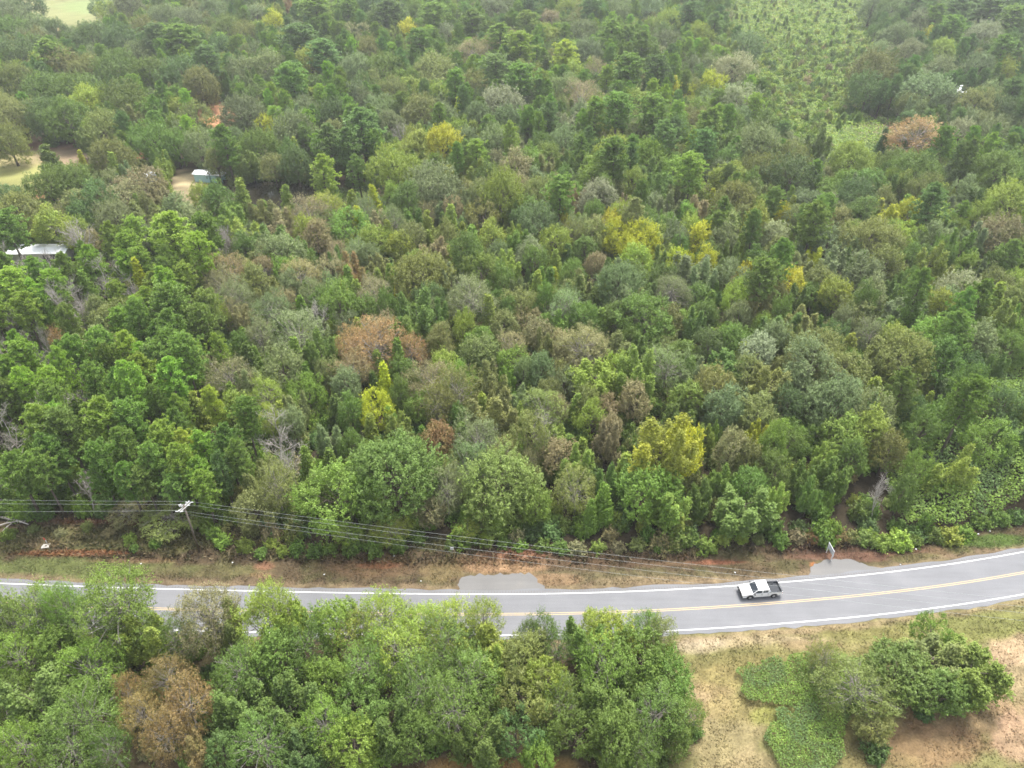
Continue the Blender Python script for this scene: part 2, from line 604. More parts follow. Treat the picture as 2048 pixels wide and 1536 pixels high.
COL = {
    'g': (.086, .132, .034), 'd': (.074, .116, .042), 'o': (.122, .140, .052), 'l': (.165, .210, .048),
    'y': (.370, .385, .045), 's': (.122, .156, .074), 'k': (.118, .178, .038), 't': (.176, .162, .092),
    'b': (.160, .116, .055), 'r': (.270, .175, .095), 'w': (.185, .205, .125), 'Y': (.190, .225, .045), 'm': (.118, .160, .048),
}
CNAME = {'Y': 'yellow-green', 'm': 'fresh green', 'g': 'mid green', 'd': 'dark green', 'o': 'olive green', 'l': 'light green', 'y': 'yellow', 's': 'grey-green',
         'k': 'bright green', 't': 'tan-grey', 'b': 'brown', 'r': 'rusty brown', 'w': 'pale silvery'}
COL = {k: tuple(min(.62, c * q) for c, q in zip(v, (1.70, 1.70, 1.50) if k not in 'yr' else (1.25, 1.3, 1.1))) for k, v in COL.items()}
KNAME = {'B': 'broadleaf_tree', 'P': 'pine_tree', 'C': 'young_tree', 'S': 'thin_leaved_tree', 'D': 'bare_tree', 'H': 'shrub'}
KCAT = {'B': 'broadleaf tree', 'P': 'pine tree', 'C': 'young tree', 'S': 'thin-leaved tree', 'D': 'bare tree', 'H': 'shrub'}
KGROUP = {'B': 'broadleaf trees of the woods', 'P': 'pines of the woods', 'C': 'young pointed trees in the woods',
          'S': 'thin-leaved trees with visible branches', 'D': 'bare grey trees', 'H': 'shrubs along the wood edge and verge'}


def tree_height(kind, w):
    if kind == 'B': return min(max(5 + .72 * w, 5.5), 16)
    if kind == 'S': return min(max(5 + .70 * w, 5.5), 15)
    if kind == 'P': return min(max(10 + 1.0 * w, 12), 21)
    if kind == 'C': return min(max(w * 2.2, 4), 13)
    if kind == 'D': return min(max(6 + .9 * w, 7), 18)
    return max(w * .62, .6)


# ------------------------------------------------------------------ the trees of the photograph, read crown by crown
# each line: origin and scale of the part of the photograph it was read from, then  x y width kind colour [height factor] [#name]
TILES = [
((0, 0, 3.0), """
60 80 180 B s;150 25 170 B d;70 190 190 B g;230 180 170 B s;350 205 150 B d;110 330 220 B d;290 330 190 P g;400 400 230 B o;600 50 110 B d
665 90 120 B l;780 60 180 B s;560 240 230 B d;740 250 200 B d;870 180 160 B o;930 235 150 P d;1080 240 220 P g;1000 110 180 B s;1140 130 170 B s
1290 70 190 B s;1370 190 160 B g;1650 150 130 B y;1540 110 140 B s;1720 50 100 B r;1790 235 220 P d;1900 60 180 P g;1480 210 150 B o;1330 300 170 B d
850 340 180 B s;720 420 220 B g;560 430 180 B o;900 470 210 B g;1080 450 230 B d;1200 520 200 B o;1250 370 170 P d;1450 440 190 B s;1600 420 220 B s
1870 400 200 B l;1760 480 200 P g;1950 330 200 P d;100 520 240 B o;270 560 260 B g;460 560 250 B g;60 700 240 B o;400 720 240 B g;540 640 230 B l
760 620 260 B g;650 790 220 B o;820 720 150 B o;280 700 220 B d;540 830 150 B g;50 850 200 B o;1080 660 130 B l;1180 720 150 B o;930 850 220 B g
1050 880 170 B g;1210 880 190 B s;1350 850 170 P g;1470 700 220 B s;1590 660 110 C g;1600 760 130 B y;1760 790 230 B s;1890 640 130 C l;1820 670 150 B s
2000 700 200 B d;1980 850 180 P d;1560 880 190 B g;1500 970 150 B g;1640 1000 150 B o;1780 985 180 B d;1930 1040 170 P k;1300 980 150 B o;1385 960 110 C g
980 1000 100 B l;320 1000 170 C g;300 1130 230 B g;450 1110 210 B g;490 970 60 C y;680 970 220 B o;690 1040 110 C l;580 1230 190 B d;850 1130 180 B t
770 1190 190 B t;950 1180 160 B t;60 1200 190 B d;140 1300 250 B o;60 1400 190 P g;330 1370 190 B l;480 1300 150 B d;500 1450 200 D t;700 1320 220 B s
870 1300 190 B o;1020 1430 280 P k;1060 1270 190 B s;1210 1185 120 B l;1310 1220 180 B g;1460 1220 130 C l;1580 1300 180 B o;1730 1245 120 C k
1850 1300 200 S t;1700 1370 180 B t;1960 1260 180 S l;1480 1400 170 B l;1620 1420 200 B g;1900 1440 170 B t;1980 1130 130 C k;1250 1400 180 P g;1160 1350 150 B s;230 1640 150 D t;330 1620 140 D t;120 1630 140 D t"""),
((683, 0, 3.0), """
40 60 140 P g;180 50 170 B d;300 70 200 P d;440 90 150 B g;90 210 130 B t;230 130 150 B g;560 100 170 P g;645 220 120 B w;400 210 110 B y;480 260 160 P g
320 210 130 B l;160 310 170 B o;780 140 190 P g;930 60 220 B s;1140 50 150 P d;1110 150 140 P g;780 330 150 S t;900 310 150 S t;690 330 110 B o;960 230 190 P g
1080 285 190 P k;1030 235 90 S t;1250 130 130 B t;1350 70 150 B l;1430 40 90 B y;1500 70 160 P d;1680 80 160 B s;1850 60 170 B s;1960 140 170 B l;1450 210 170 B s
1610 200 160 P g;1720 230 110 P g;1800 270 140 P g;1950 270 160 B s;1250 240 130 B l;1330 330 160 P l;1480 340 180 B s;1740 430 210 P g;1530 440 140 S t
1420 440 110 B s;1900 430 160 P d;2020 540 130 B y;560 440 280 B o;260 430 220 B g;100 440 200 B s;80 580 150 B s;300 560 170 B o;430 560 130 B l;680 510 130 P g
800 510 150 B o;930 430 180 P d;1060 490 190 P g;1190 500 100 P k;1230 440 100 C g;1330 540 170 B s;1440 600 190 S t;960 640 240 B w;1100 610 150 B s;700 670 80 C y
600 630 140 B s;480 690 200 B o;260 680 180 B s;820 720 170 B s;1000 730 170 B s;1125 720 110 P g;1240 700 150 P d;1370 740 150 B w;1510 680 150 P k;1650 680 190 P g
1780 640 140 B l;1890 690 200 P g;1600 800 140 B l;1500 785 100 B l;1780 790 160 B s;1930 830 170 P d;120 770 240 P d;40 870 170 P d;300 770 160 B s;380 830 110 D t
610 880 210 B y;450 920 160 B l;730 840 150 B s;820 930 130 P k;930 860 200 B s;1110 820 110 B s;1240 945 155 B k 1.0 #dome;1230 1040 150 B o;1370 980 110 B g;1090 920 110 B w
1340 860 180 B s;1450 900 120 P g;1840 960 210 B k;1640 950 200 P g;1520 930 120 B g;940 970 110 B t;1040 1050 180 B t;780 1060 160 B l;320 1030 250 B l 1.15;560 1130 270 B s
600 1240 160 B s;240 930 120 B o;200 1230 110 C y;80 1260 110 C l;120 1350 110 C y;970 1170 240 B l 1.25;1180 1180 210 B o;1300 1180 180 P g;1520 1090 180 B k
1390 1090 120 B s;1760 1110 130 B l;1540 1200 190 B w;1660 1110 90 B s;1900 1140 170 B g;1990 1050 150 B k;1940 1280 170 B s;1740 1290 150 P o;2000 1190 120 B o
1330 1350 100 C y;1620 1340 130 B y;1280 1450 170 B l;1500 1420 150 B o;1660 1440 150 B y;1790 1460 220 B y;1980 1460 150 B s;860 1310 170 B o;1090 1330 150 B d
1080 1460 160 B k;900 1440 160 B l;650 1370 130 C l;520 1380 110 C l;430 1430 170 B o;350 1480 150 B l;200 1440 170 B l;550 1520 190 B t;800 1510 140 C k;240 1350 140 B t"""),
((1366, 0, 3.0), """
40 100 130 P d;190 150 120 P d;100 230 150 B l;380 280 170 B s;300 430 210 B w;130 420 150 B s;20 560 100 B y;180 530 140 B y;320 620 230 B w;120 660 120 B k
60 430 120 B s;1130 60 140 B s;1250 70 170 B s;1400 40 150 P d;1510 100 150 P g;1660 60 170 P d;1850 60 200 P d;1980 120 170 P g;1430 160 210 B s;1290 250 190 B s
1460 240 80 B y;1620 180 150 P g;1800 225 200 B w;1760 160 90 B l;1930 300 160 P g;1640 360 60 C y;1540 330 160 B l;1350 340 180 B s;1160 440 240 B o 1.2
1110 540 190 B d;1450 560 280 B s;1560 430 170 B s;1570 640 150 B s;1410 830 320 S r .9 #pinkish;1650 820 170 B w;1740 640 220 B o;1780 420 160 B s;1850 480 90 C k
1920 420 150 B l;1900 680 200 B d;1990 560 150 P d;1190 860 80 C d;1000 980 220 B l;170 760 190 P g;140 880 150 P d;300 780 120 B k;480 740 110 B g;450 880 260 B s
640 900 120 B s;800 850 160 B g;60 1040 190 P k;280 960 150 B g;460 1030 200 B o;640 1070 260 B d;850 1000 120 B s;1100 1100 180 B g;1380 1040 250 B g;1550 1070 150 B s
1200 1130 150 B g;980 1100 130 B k;860 1160 160 B g;1040 1200 210 B d;1190 1320 150 B y 1.0 #yellowpair;1345 1290 160 B y .95 #orangetip;1500 1220 190 P d;1370 1170 80 C l
1870 1060 260 B g;1960 1230 280 B l;1680 1190 150 B s;1700 1060 160 B g;1650 1380 110 B k;1900 1430 270 B t;1500 1400 120 B g;1500 1450 150 B s;1330 1430 150 B l
100 1440 165 B y 1.0 #yellowcentre;585 1330 95 B y;440 1290 110 B l;180 1210 70 C y;320 1220 210 B o;100 1280 150 B t;320 1380 200 B o;530 1420 160 B w;650 1340 140 B s
780 1330 200 P g;950 1340 160 B o;860 1460 210 B s;1110 1460 270 B o;770 1520 90 B y;240 1480 150 B s"""),
((0, 512, 3.0), """
120 190 180 P k;220 240 140 P k;60 90 130 P g;230 110 150 P g;150 350 160 P k;250 320 110 P g;390 290 170 D t 1.3;470 330 150 D t 1.2;640 150 160 D t;560 300 120 D t
855 165 110 C y 1.3;1010 120 130 P g;1130 190 80 C y;720 190 90 C k;790 260 130 D t;1010 330 250 P g;1250 320 170 P g;1320 380 100 B l;1060 440 200 P g;1220 420 180 P g
1330 200 200 S t;1400 120 190 S t;1540 160 160 B o;1620 230 160 B o;1800 130 200 S t;1980 100 150 B t;1640 340 200 S s;1780 480 260 S s;1560 480 170 S s;1900 380 140 D t
40 400 120 D t;110 540 120 P k;170 640 170 P k;60 700 140 P k;350 520 100 S r;460 580 150 P g;610 560 180 P g;800 560 160 P k;860 620 120 P k;660 640 130 P g
1010 560 150 P g;1330 560 120 P k;1500 650 140 C g;430 740 150 D t;540 860 190 D t;560 760 160 P g;740 780 130 P g;1010 750 210 P k;1240 700 90 C k;180 780 170 P k
60 850 140 P g;240 880 150 D t;1290 880 120 P l;1190 950 150 C l;1110 930 110 P k;940 880 120 P g;1600 850 180 S l;1700 700 190 B s;1850 830 150 B k;1660 1110 210 D t
1760 1260 190 D t;1620 1000 130 S l;230 1030 240 P k;400 1060 220 P g;620 1000 250 P k;800 1020 210 P g;760 1160 180 P g;330 1180 190 P g;1020 1120 170 P k
1090 1240 180 P k;940 1230 160 P g;580 1270 200 P g;100 1300 210 P g;1060 1050 160 P g;1290 1110 70 C b;1360 1150 180 P g;60 1080 190 D t 1.1;1330 1280 130 P d
1560 1340 210 B o;1980 1100 150 B s;1780 930 150 B o;1990 1260 120 C k;1880 1430 170 B g;620 1400 170 P g;880 1370 160 P g;1440 1230 150 P g;1210 1380 170 P k;1060 1400 150 P g
250 1290 160 P g;760 1330 150 P g;1480 1000 150 P g;1130 1150 130 P l;700 900 130 P g;330 900 150 P g"""),
((683, 512, 3.0), """
60 90 170 B r;220 60 150 B o;480 130 290 B o;660 160 150 B s;520 280 150 B d;850 110 180 B k;780 280 260 S s;1000 60 150 B l;1060 200 120 B o;1190 150 80 C k
1280 150 80 C y;1080 290 170 B o;1380 110 120 B g;1430 260 190 B g;1530 60 120 B t;1670 200 250 B s;1720 330 170 B s;1760 40 190 B l;1980 220 180 S s;2000 60 120 B y
340 225 80 C y;370 350 60 C y;200 545 300 S r 1.0 #rusty;60 540 170 S r;420 590 170 S r;30 430 120 B s;130 340 160 B g;600 540 140 B o;770 570 110 C k;620 660 150 B l
900 750 180 B o;1010 560 160 S t;1180 480 180 B t;1450 570 270 S t;1660 680 170 B l;1810 560 180 B g;1950 680 220 S s;1760 870 190 B t;560 780 240 S t
260 790 120 C y 1.2;200 930 150 B y;330 1010 150 B l;170 1060 120 C l;470 900 160 B g;910 960 260 B o;1080 860 160 B s;1330 780 140 B s;1480 880 160 B o;1500 990 150 B l
590 1120 210 B b;310 1330 500 B m .95 #roundgreen;960 1350 410 B m .9 #secondround;1210 1100 140 D t;1400 1280 190 B k;650 1310 140 B o;1600 1110 140 B t;1760 1360 180 B g
1590 1350 140 B g;1140 1240 110 S t;60 1150 130 B g;60 960 130 B g;1200 700 150 B s;1330 600 120 B t;1090 700 110 B s;400 1180 140 B o;1300 930 120 S t;720 1000 120 B g"""),
((1366, 512, 3.0), """
130 60 110 B y;20 40 60 B y;380 90 110 B y;450 150 190 P g;270 150 150 B s;120 160 170 B s;650 160 160 B y 1.0 #yellowright;770 40 120 B y;900 80 200 B s;1050 150 190 B s
1200 60 200 B o;920 240 180 B l;680 260 120 B g;1120 240 180 B s;1280 190 120 B g;1460 180 110 B l;1560 100 120 B l;1650 240 190 B w;1850 310 150 C l;1980 160 130 B l
1980 300 170 B o;1820 100 160 B d;440 320 150 B o;290 290 110 B l;130 340 120 B g;60 430 140 B g;580 340 110 B g;330 380 120 B s;465 430 100 B l;280 510 190 B g
150 560 150 B d;720 430 200 B o;1030 370 160 B o;890 490 150 B d;770 470 80 C k;1350 330 220 B s;1540 350 160 B l;1120 480 170 S s;1320 620 290 B o;1180 610 190 B o
1740 530 220 B s;1960 560 170 B g;1700 660 150 B d;1860 650 150 B g;460 590 220 B w;520 780 250 B o;740 690 270 B s;950 710 250 B o;900 900 310 B s 1.0 #bigsilver
1070 870 190 B s;240 940 190 B s;620 910 170 B d;1210 930 110 C g;1370 920 140 B d;1460 880 80 C l;440 1090 130 B y;130 1090 130 B l;200 1080 80 B k
60 740 150 B s;650 1120 180 B g;390 1220 180 B o;270 1190 170 B t;840 1220 150 B l;1010 1240 170 B g;900 1300 190 B g;1220 1180 190 B o;1600 1290 220 B l 1.0 #vineedge
1430 1290 140 B k;2010 930 110 B l;1980 1100 190 B d;1920 900 150 B d;370 1500 330 B g .75 #lowround;560 1450 140 B l;1180 1450 130 D t;110 1440 160 B g;1320 1420 150 B g
720 1330 170 B g;540 1300 150 B g;250 1350 160 B g;760 1440 140 B g"""),
# the big yellow tree, read separately in photo pixels
((0, 0, 1.0), """
1322 908 106 B Y 1.6 #bigyellow;1290 985 100 B k 1.0;1372 905 64 B y 1.25;1330 1000 90 B k .9"""),
# south of the road
((0, 980, 2.763), """
170 620 240 S k;330 560 130 S k;590 550 330 S k;620 640 200 S g;1070 450 330 S o 1.15 #sparse;880 510 180 S t;1140 620 260 S t;80 770 250 S g;300 730 250 S g;480 690 250 S g
1490 580 190 S l;1430 700 240 B l;1600 660 190 B l;1820 690 220 B k;100 950 260 S k;340 890 230 B g;510 1000 250 S k;820 830 250 B l;650 860 190 S g;980 850 210 S g
1250 770 220 B o;950 1050 220 S b;1040 1200 250 S b 1.0 #browntree;790 1250 200 S b;910 1360 230 S b;720 1110 140 S b;230 1200 380 B g 1.0 #leftround;50 1150 230 S g
480 1260 310 S g;130 1410 240 S k;380 1430 290 S g;620 1440 190 S g;1350 1000 290 S g;1550 950 270 B g;1700 850 250 S g;1350 1200 290 B g;1600 1200 320 B g
1830 1060 210 B k;1800 1310 250 S k;1450 1400 290 S g;1650 1450 240 B d;1230 1440 200 B d;1110 1480 170 B b"""),
((683, 980, 2.763), """
60 750 230 S l;90 490 140 S l;310 510 180 S l;250 650 250 S l;430 730 270 S l;600 690 250 S l;710 560 120 S l;770 660 170 S l;330 900 320 S l;150 1000 270 S g
560 900 290 S g;750 860 290 B l;690 1060 320 S g;830 1000 190 B l;450 1100 290 S g;100 1200 240 B g;260 1310 240 B g;630 1240 310 S g;80 1400 240 B k;760 1380 280 B g
420 1380 200 B g;1010 930 220 B o;1110 730 140 S g;1030 750 110 S g;1130 1060 220 B l;1200 900 190 S g;1000 1160 240 B o;960 1350 220 B d;1190 1190 210 S g
1420 720 150 B l;1340 840 220 B g;1480 840 240 B l;1690 730 160 S g;1760 830 190 S o;1450 970 290 S k;1650 960 310 B g;1780 1060 230 B g;1530 1140 330 B g;1720 1240 300 S g
1400 1210 210 B g;1290 1350 210 B g;1480 1390 250 B g;1650 1430 190 S g;1830 1350 190 B g;1100 1480 170 B k"""),
((1366, 980, 2.763), """
20 1250 150 S g;960 1090 330 S o .72 #livetree;1200 1020 330 B g .75;1400 950 360 B o .75 #roundlawn;1600 1000 360 B k .75 #brightlawn;1370 790 150 B k .8;1060 1290 170 B o .6;1400 1110 260 B g .75
790 930 150 S o .7"""),
]
SHRUBS = [
((0, 980, 2.763), """
715 270 80 H k;860 290 80 H k;1180 230 100 H k;1225 275 110 H k;1350 300 110 H l;1500 280 100 H l;1630 240 120 H l;1640 320 100 H g;1560 330 80 H l;740 320 60 H g;40 240 90 H k
890 230 70 H o;180 210 70 H o;480 200 70 H o;600 230 70 H t;330 230 70 H t;1440 340 80 H g;1740 330 100 H g;1820 320 90 H g;1240 190 90 H o"""),
((0, 0, 1.0), """
492 352 36 H g;522 348 42 H d;556 346 44 H g;590 348 44 H d;622 356 42 H g;650 368 40 H g;668 384 34 H d;466 362 28 H o;470 408 22 H l"""),
((683, 980, 2.763), """
60 300 130 H g;180 310 130 H g;310 300 120 H g;420 250 110 H g;600 300 70 H g;700 250 130 H g;800 270 110 H l;900 280 100 H g;990 300 90 H k;1110 300 100 H g;1210 310 110 H g
1300 310 110 H t;1420 310 90 H l;1530 310 90 H t;1640 290 110 H o;1750 290 110 H g;1840 300 100 H o"""),
((1366, 980, 2.763), """
40 250 120 H g;130 300 120 H k;540 270 110 H g;640 250 110 H t;720 260 90 H b;860 240 110 H b;940 250 90 H o;1030 240 90 H l;1100 280 120 H k;1200 270 150 H l;1290 270 90 H g
1390 240 120 H g;1480 250 130 H l;1560 230 110 H k;1650 160 120 H g;1750 150 120 H g;1850 140 110 H d;1070 1430 150 H d 1.3 #lawnshrub;50 1330 120 H g;1340 1230 110 H d;1460 1180 120 H d"""),
]


def parse(tiles):
    out = []
    for (ox, oy, sc), txt in tiles:
        for it in txt.replace('\n', ';').split(';'):
            q = it.split()
            if len(q) < 5: continue
            hf, nm = 1.0, None
            for e in q[5:]:
                if e[0] == '#': nm = e[1:]
                else: hf = float(e)
            out.append([ox + float(q[0]) / sc, oy + float(q[1]) / sc, float(q[2]) / sc, q[3], q[4], hf, nm])
    return out


# road centre line (world metres), read off the photograph
ROAD = [(-260, 74), (-160, 69.0), (-120, 66.9), (-95, 65.4), (-75, 64.35), (-55, 63.5), (-40, 63.1), (-25, 62.7), (-4, 62.4), (12, 62.65), (25, 63.3), (38, 64.35),
        (52, 65.75), (66, 67.7), (78, 69.95), (92, 73.1), (110, 78.2), (150, 92), (230, 126)]
RX = np.array([p[0] for p in ROAD], float)
RY = np.array([p[1] for p in ROAD], float)
xs_ = np.arange(-250, 225, 2.0)
ys_ = np.interp(xs_, RX, RY)
for _ in range(3):
    k = np.ones(7) / 7
    yp = np.pad(ys_, 3, mode='edge')
    ys_ = np.convolve(yp, k, mode='valid')


def road_y(x):
    return np.interp(x, xs_, ys_)


# lines the tree bases keep to (photo pixels on the ground)
NORTH_EDGE = [(-300, 1050), (0, 1046), (200, 1036), (400, 1050), (560, 1086), (720, 1090), (900, 1080), (1050, 1092), (1250, 1098), (1450, 1092), (1600, 1082), (1760, 1088),
              (1860, 1080), (1960, 1052), (2060, 1032), (2400, 990)]
NEX = np.array([p[0] for p in NORTH_EDGE], float)
NEY = np.array([p[1] for p in NORTH_EDGE], float)


def place(t):
    """world base, width, height of a tree whose crown is seen at x, y with width w"""
    x, y, w, kind, col, hf, nm = t
    cf = VAR[kind][0][4]
    z = {'B': 8, 'P': 13, 'C': 5, 'S': 8, 'D': 9, 'H': .6}[kind]
    for _ in range(4):
        X, Y, _z = at(x, y, z)
        _, _, dep = px(X, Y, z)
        wm = w * dep / F_PX
        Hh = tree_height(kind, wm) * hf
        z = Hh * cf
    X, Y, _z = at(x, y, z)
    if kind in 'BS': wm *= 1.13
    if kind == 'P': wm *= 1.1
    return X, Y, wm, Hh


trees = []
for t in parse(TILES) + parse(SHRUBS):
    X, Y, wm, Hh = place(t)
    trees.append(dict(X=X, Y=Y, w=wm, H=Hh, kind=t[3], col=t[4], name=t[6], px=t[0], py=t[1], pw=t[2], auth=True))
def keep_crown(t):
    """after moving a trunk, make the tree taller or shorter so that its crown stays where the photo has it"""
    b = 768.0 - t['py']
    dy, dz = F_PX * CP + b * SP, -F_PX * SP + b * CP
    z = CAM_H + t['Y'] * dz / dy
    cf = VAR[t['kind']][0][4]
    hn = tree_height(t['kind'], t['w'])
    h = z + hn * (1 - cf)
    if h < hn: h = z / cf
    if t['Y'] < 62: h -= 2.3          # crowns with leaders reach above their read outline
    t['H'] = min(max(h, 3.0 if t['kind'] != 'P' else 9), 23 if (t['kind'] == 'P' or t['Y'] < 62) else 15)
    t['X'] = (t['px'] - 1024) * t['Y'] / dy


# keep trunks off the road and its cleared verge
for t in trees:
    bx, by, _ = px(t['X'], t['Y'])
    if t['kind'] == 'H': continue
    lim = np.interp(bx, NEX, NEY)
    if t['Y'] > road_y(t['X']) and by > lim - 4:
        nx, ny, _ = at(bx, lim - 6)
        t['X'], t['Y'] = nx, ny
        keep_crown(t)
    if t['Y'] < road_y(t['X']) and t['Y'] > road_y(t['X']) - 6.0:
        t['Y'] = road_y(t['X']) - 6.0 - random.random()
        keep_crown(t)

# ------------------------------------------------------------------ fill trees between them
# things that must stay in sight: (x, y, rx, ry) in photo pixels
CLEAR = [(60, 345, 90, 48), (150, 318, 60, 16), (115, 26, 100, 34), (435, 232, 34, 26), (275, 312, 14, 8), (75, 392, 18, 12), (375, 375, 26, 40), (415, 355, 36, 22),
         (301, 354, 16, 14), (555, 384, 84, 26), (90, 512, 30, 10), (1920, 188, 8, 3), (1728, 262, 62, 18), (441, 191, 8, 8), (700, 388, 36, 12), (1680, 290, 90, 36)]
FIELD_NO_BASE = [(60, 350, 110, 62), (150, 322, 95, 24), (125, 26, 140, 48), (435, 238, 46, 34), (375, 380, 34, 48), (415, 365, 50, 22), (560, 400, 108, 50), (80, 522, 75, 24),
                 (1728, 268, 80, 26), (1920, 200, 34, 12), (301, 364, 24, 14), (700, 395, 48, 16)]


def in_ell(x, y, E, g=1.0):
    for cx, cy_, rx, ry in E:
        if ((x - cx) / (rx * g)) ** 2 + ((y - cy_) / (ry * g)) ** 2 < 1: return True
    return False


def in_clearing(x, y):
    """overgrown clearing with saplings at the top right (ground pixels)"""
    if y < 0: return 1500 < x < 1760
    if y > 345: return False
    left = np.interp(y, [0, 120, 250, 345], [1440, 1465, 1510, 1580])
    right = np.interp(y, [0, 60, 150, 250, 345], [1730, 1740, 1745, 1720, 1800])
    return left < x < right


def zone(x, y, r):
    u = r.random()
    if x < 470 and y > 520:
        if y > 1180: return ('B', 'g' if u < .6 else 'k')
        return ('P', 'k' if u < .4 else 'g') if u < .66 else (('C', 'k') if u < .78 else (('D', 't') if u < .87 else ('B', 'o')))
    if y > 1180: return ('B', random.choice('ggglk'))
    if y < 330 and x > 1750: return ('B', random.choice('sodgg')) if u < .65 else ('P', 'd')
    if y < 420: return ('B', random.choice('gsoggl')) if u < .55 else (('P', random.choice('gdgk')) if u < .84 else (('B', random.choice('gkol')) if u < .95 else ('C', 'l')))
    if x > 1250: return ('B', random.choice('gogsolgk')) if u < .8 else (('P', 'g') if u < .9 else ('C', random.choice('kl')))
    return ('B', random.choice('ogtslgok')) if u < .62 else (('S', random.choice('tso')) if u < .78 else ('C', random.choice('gkl')))


def smooth01(t):
    t = np.clip(t, 0, 1)
    return t * t * (3 - 2 * t)


def vnoise(x, y, s, seed=0):
    """smooth value noise"""
    r = np.random.default_rng(seed)
    tab = r.random((256, 256))
    u, v = x / s, y / s
    i, j = np.floor(u).astype(int), np.floor(v).astype(int)
    fu, fv = smooth01(u - i), smooth01(v - j)
    g = lambda a, b: tab[a % 256, b % 256]
    return (g(i, j) * (1 - fu) + g(i + 1, j) * fu) * (1 - fv) + (g(i, j + 1) * (1 - fu) + g(i + 1, j + 1) * fu) * fv


def pip(x, y, poly):
    inside = np.zeros(x.shape, bool)
    n = len(poly)
    for i in range(n):
        x1, y1 = poly[i]; x2, y2 = poly[(i + 1) % n]
        c = ((y1 > y) != (y2 > y)) & (x < (x2 - x1) * (y - y1) / (y2 - y1 + 1e-9) + x1)
        inside ^= c
    return inside


VINE = [(1760, 960), (1830, 880), (1900, 800), (1960, 760), (2080, 720), (2160, 800), (2160, 1000), (2040, 1030), (1950, 1045), (1880, 1062), (1800, 1062)]


cells = {}
CS = 6.0


def cell_add(X, Y, R):
    cells.setdefault((int(X // CS), int(Y // CS)), []).append((X, Y, R))


def too_close(X, Y, R, k):
    cx, cy_ = int(X // CS), int(Y // CS)
    for i in range(cx - 2, cx + 3):
        for j in range(cy_ - 2, cy_ + 3):
            for a, b, c in cells.get((i, j), ()):
                if (X - a) ** 2 + (Y - b) ** 2 < (k * (R + c)) ** 2: return True
    return False


for t in trees: cell_add(t['X'], t['Y'], t['w'] / 2)
# crowns of the authored trees in the picture, for keeping them unhidden
AU = np.array([[t['px'], t['py'], t['pw'] / 2, t['Y']] for t in trees if t['kind'] != 'H'])
fill = []
R_ = random.Random(9)
cand = []
for _ in range(52000):
    # uniform over the ground wedge the camera sees, plus a margin
    Y = math.sqrt(R_.uniform(40 ** 2, 640 ** 2))
    X = R_.uniform(-1, 1) * (Y * .80 + 45)
    cand.append((X, Y))
for X, Y in cand:
    bx, by, _ = px(X, Y)
    ry = road_y(X)
    if Y > ry:
        if by > np.interp(bx, NEX, NEY) - 6: continue
    else:
        if Y > ry - 7.5: continue
        if bx > 1330 or by < 1290: continue
        if 820 < bx < 1150 and by > 1500: continue
    if in_ell(bx, by, FIELD_NO_BASE): continue
    if bx > 1740 and pip(np.array([bx]), np.array([by]), VINE)[0] and R_.random() < .93: continue
    clr = in_clearing(bx, by)
    kind, col = zone(bx, by, R_)
    if clr:
        continue
    wm = {'B': R_.choice((R_.uniform(4.0, 7), R_.uniform(6, 11))), 'S': R_.uniform(5, 8), 'P': R_.uniform(4.5, 7), 'C': R_.uniform(2.2, 4.6), 'D': R_.uniform(3, 5)}[kind]
    Hh = tree_height(kind, wm) * R_.uniform(.75, 1.15)
    if too_close(X, Y, wm / 2, .57): continue
    cf = VAR[kind][0][4]
    cx, cy_, dep = px(X, Y, Hh * cf)
    pw = wm / 2 * F_PX / dep
    if in_ell(cx, cy_, [(a_, b_, c_ + pw * .95, d_ + pw * 1.15) for a_, b_, c_, d_ in CLEAR]): continue
    d2 = np.hypot(AU[:, 0] - cx, (AU[:, 1] - cy_) * 1.1)
    bad = (d2 < AU[:, 2] * .80 + pw * .25) & (AU[:, 3] > Y - 1)
    if bad.any(): continue
    fill.append(dict(X=X, Y=Y, w=wm, H=Hh, kind=kind, col=col, name=None, px=cx, py=cy_, pw=pw * 2, auth=False))
    cell_add(X, Y, wm / 2)
inframe = lambda t: -30 < t['px'] < 2078 and -40 < t['py'] < 1600
trees += fill
print('authored', len(AU), 'fill', len(fill), 'fill in frame', sum(inframe(t) for t in fill))

# saplings of the clearing
for _ in range(5200):
    y = R_.uniform(-20, 345)
    x = R_.uniform(1430, 1830)
    if not in_clearing(x, y): continue
    X, Y, _z = at(x, y)
    if vnoise(np.array([X]), np.array([Y]), 8.0, 71)[0] < .2: continue
    wm = R_.uniform(1.5, 4.2)
    if too_close(X, Y, wm / 2, .8): continue
    if in_ell(x, y, CLEAR, .8): continue
    cell_add(X, Y, wm / 2)
    kind = 'C' if R_.random() < .12 else 'H'
    H_ = R_.uniform(2.5, 4.5) if kind == 'C' else R_.uniform(1.2, 2.8)
    cx, cy_, dep = px(X, Y, H_ / 2)
    trees.append(dict(X=X, Y=Y, w=wm, H=H_, kind=kind, col=R_.choice('klllkk' if kind == 'C' else 'lklkg'), name=None, px=cx, py=cy_, pw=wm * F_PX / dep, auth=False, sap=True))

# who is an individual: authored ones first, then the ones that show largest, at most 300 of a kind
CAP = {'B': 298, 'P': 290, 'C': 200, 'S': 200, 'D': 100, 'H': 120}
indiv, far = [], []
for k in KNAME:
    L = [t for t in trees if t['kind'] == k]
    L.sort(key=lambda t: (0 if inframe(t) else 1, -t['pw'] * (1.6 if t['auth'] else .8 if not t.get('sap') else .6)))
    L1 = [t for t in L if inframe(t)]
    n = CAP[k]
    # small fill ones that hardly show go to the mass
    keep = [t for t in L1[:n] if t['auth'] or t['pw'] > 34]
    ids = {id(t) for t in keep}
    indiv += keep
    far += [t for t in L if id(t) not in ids]
print('individual', len(indiv), 'mass', len(far))

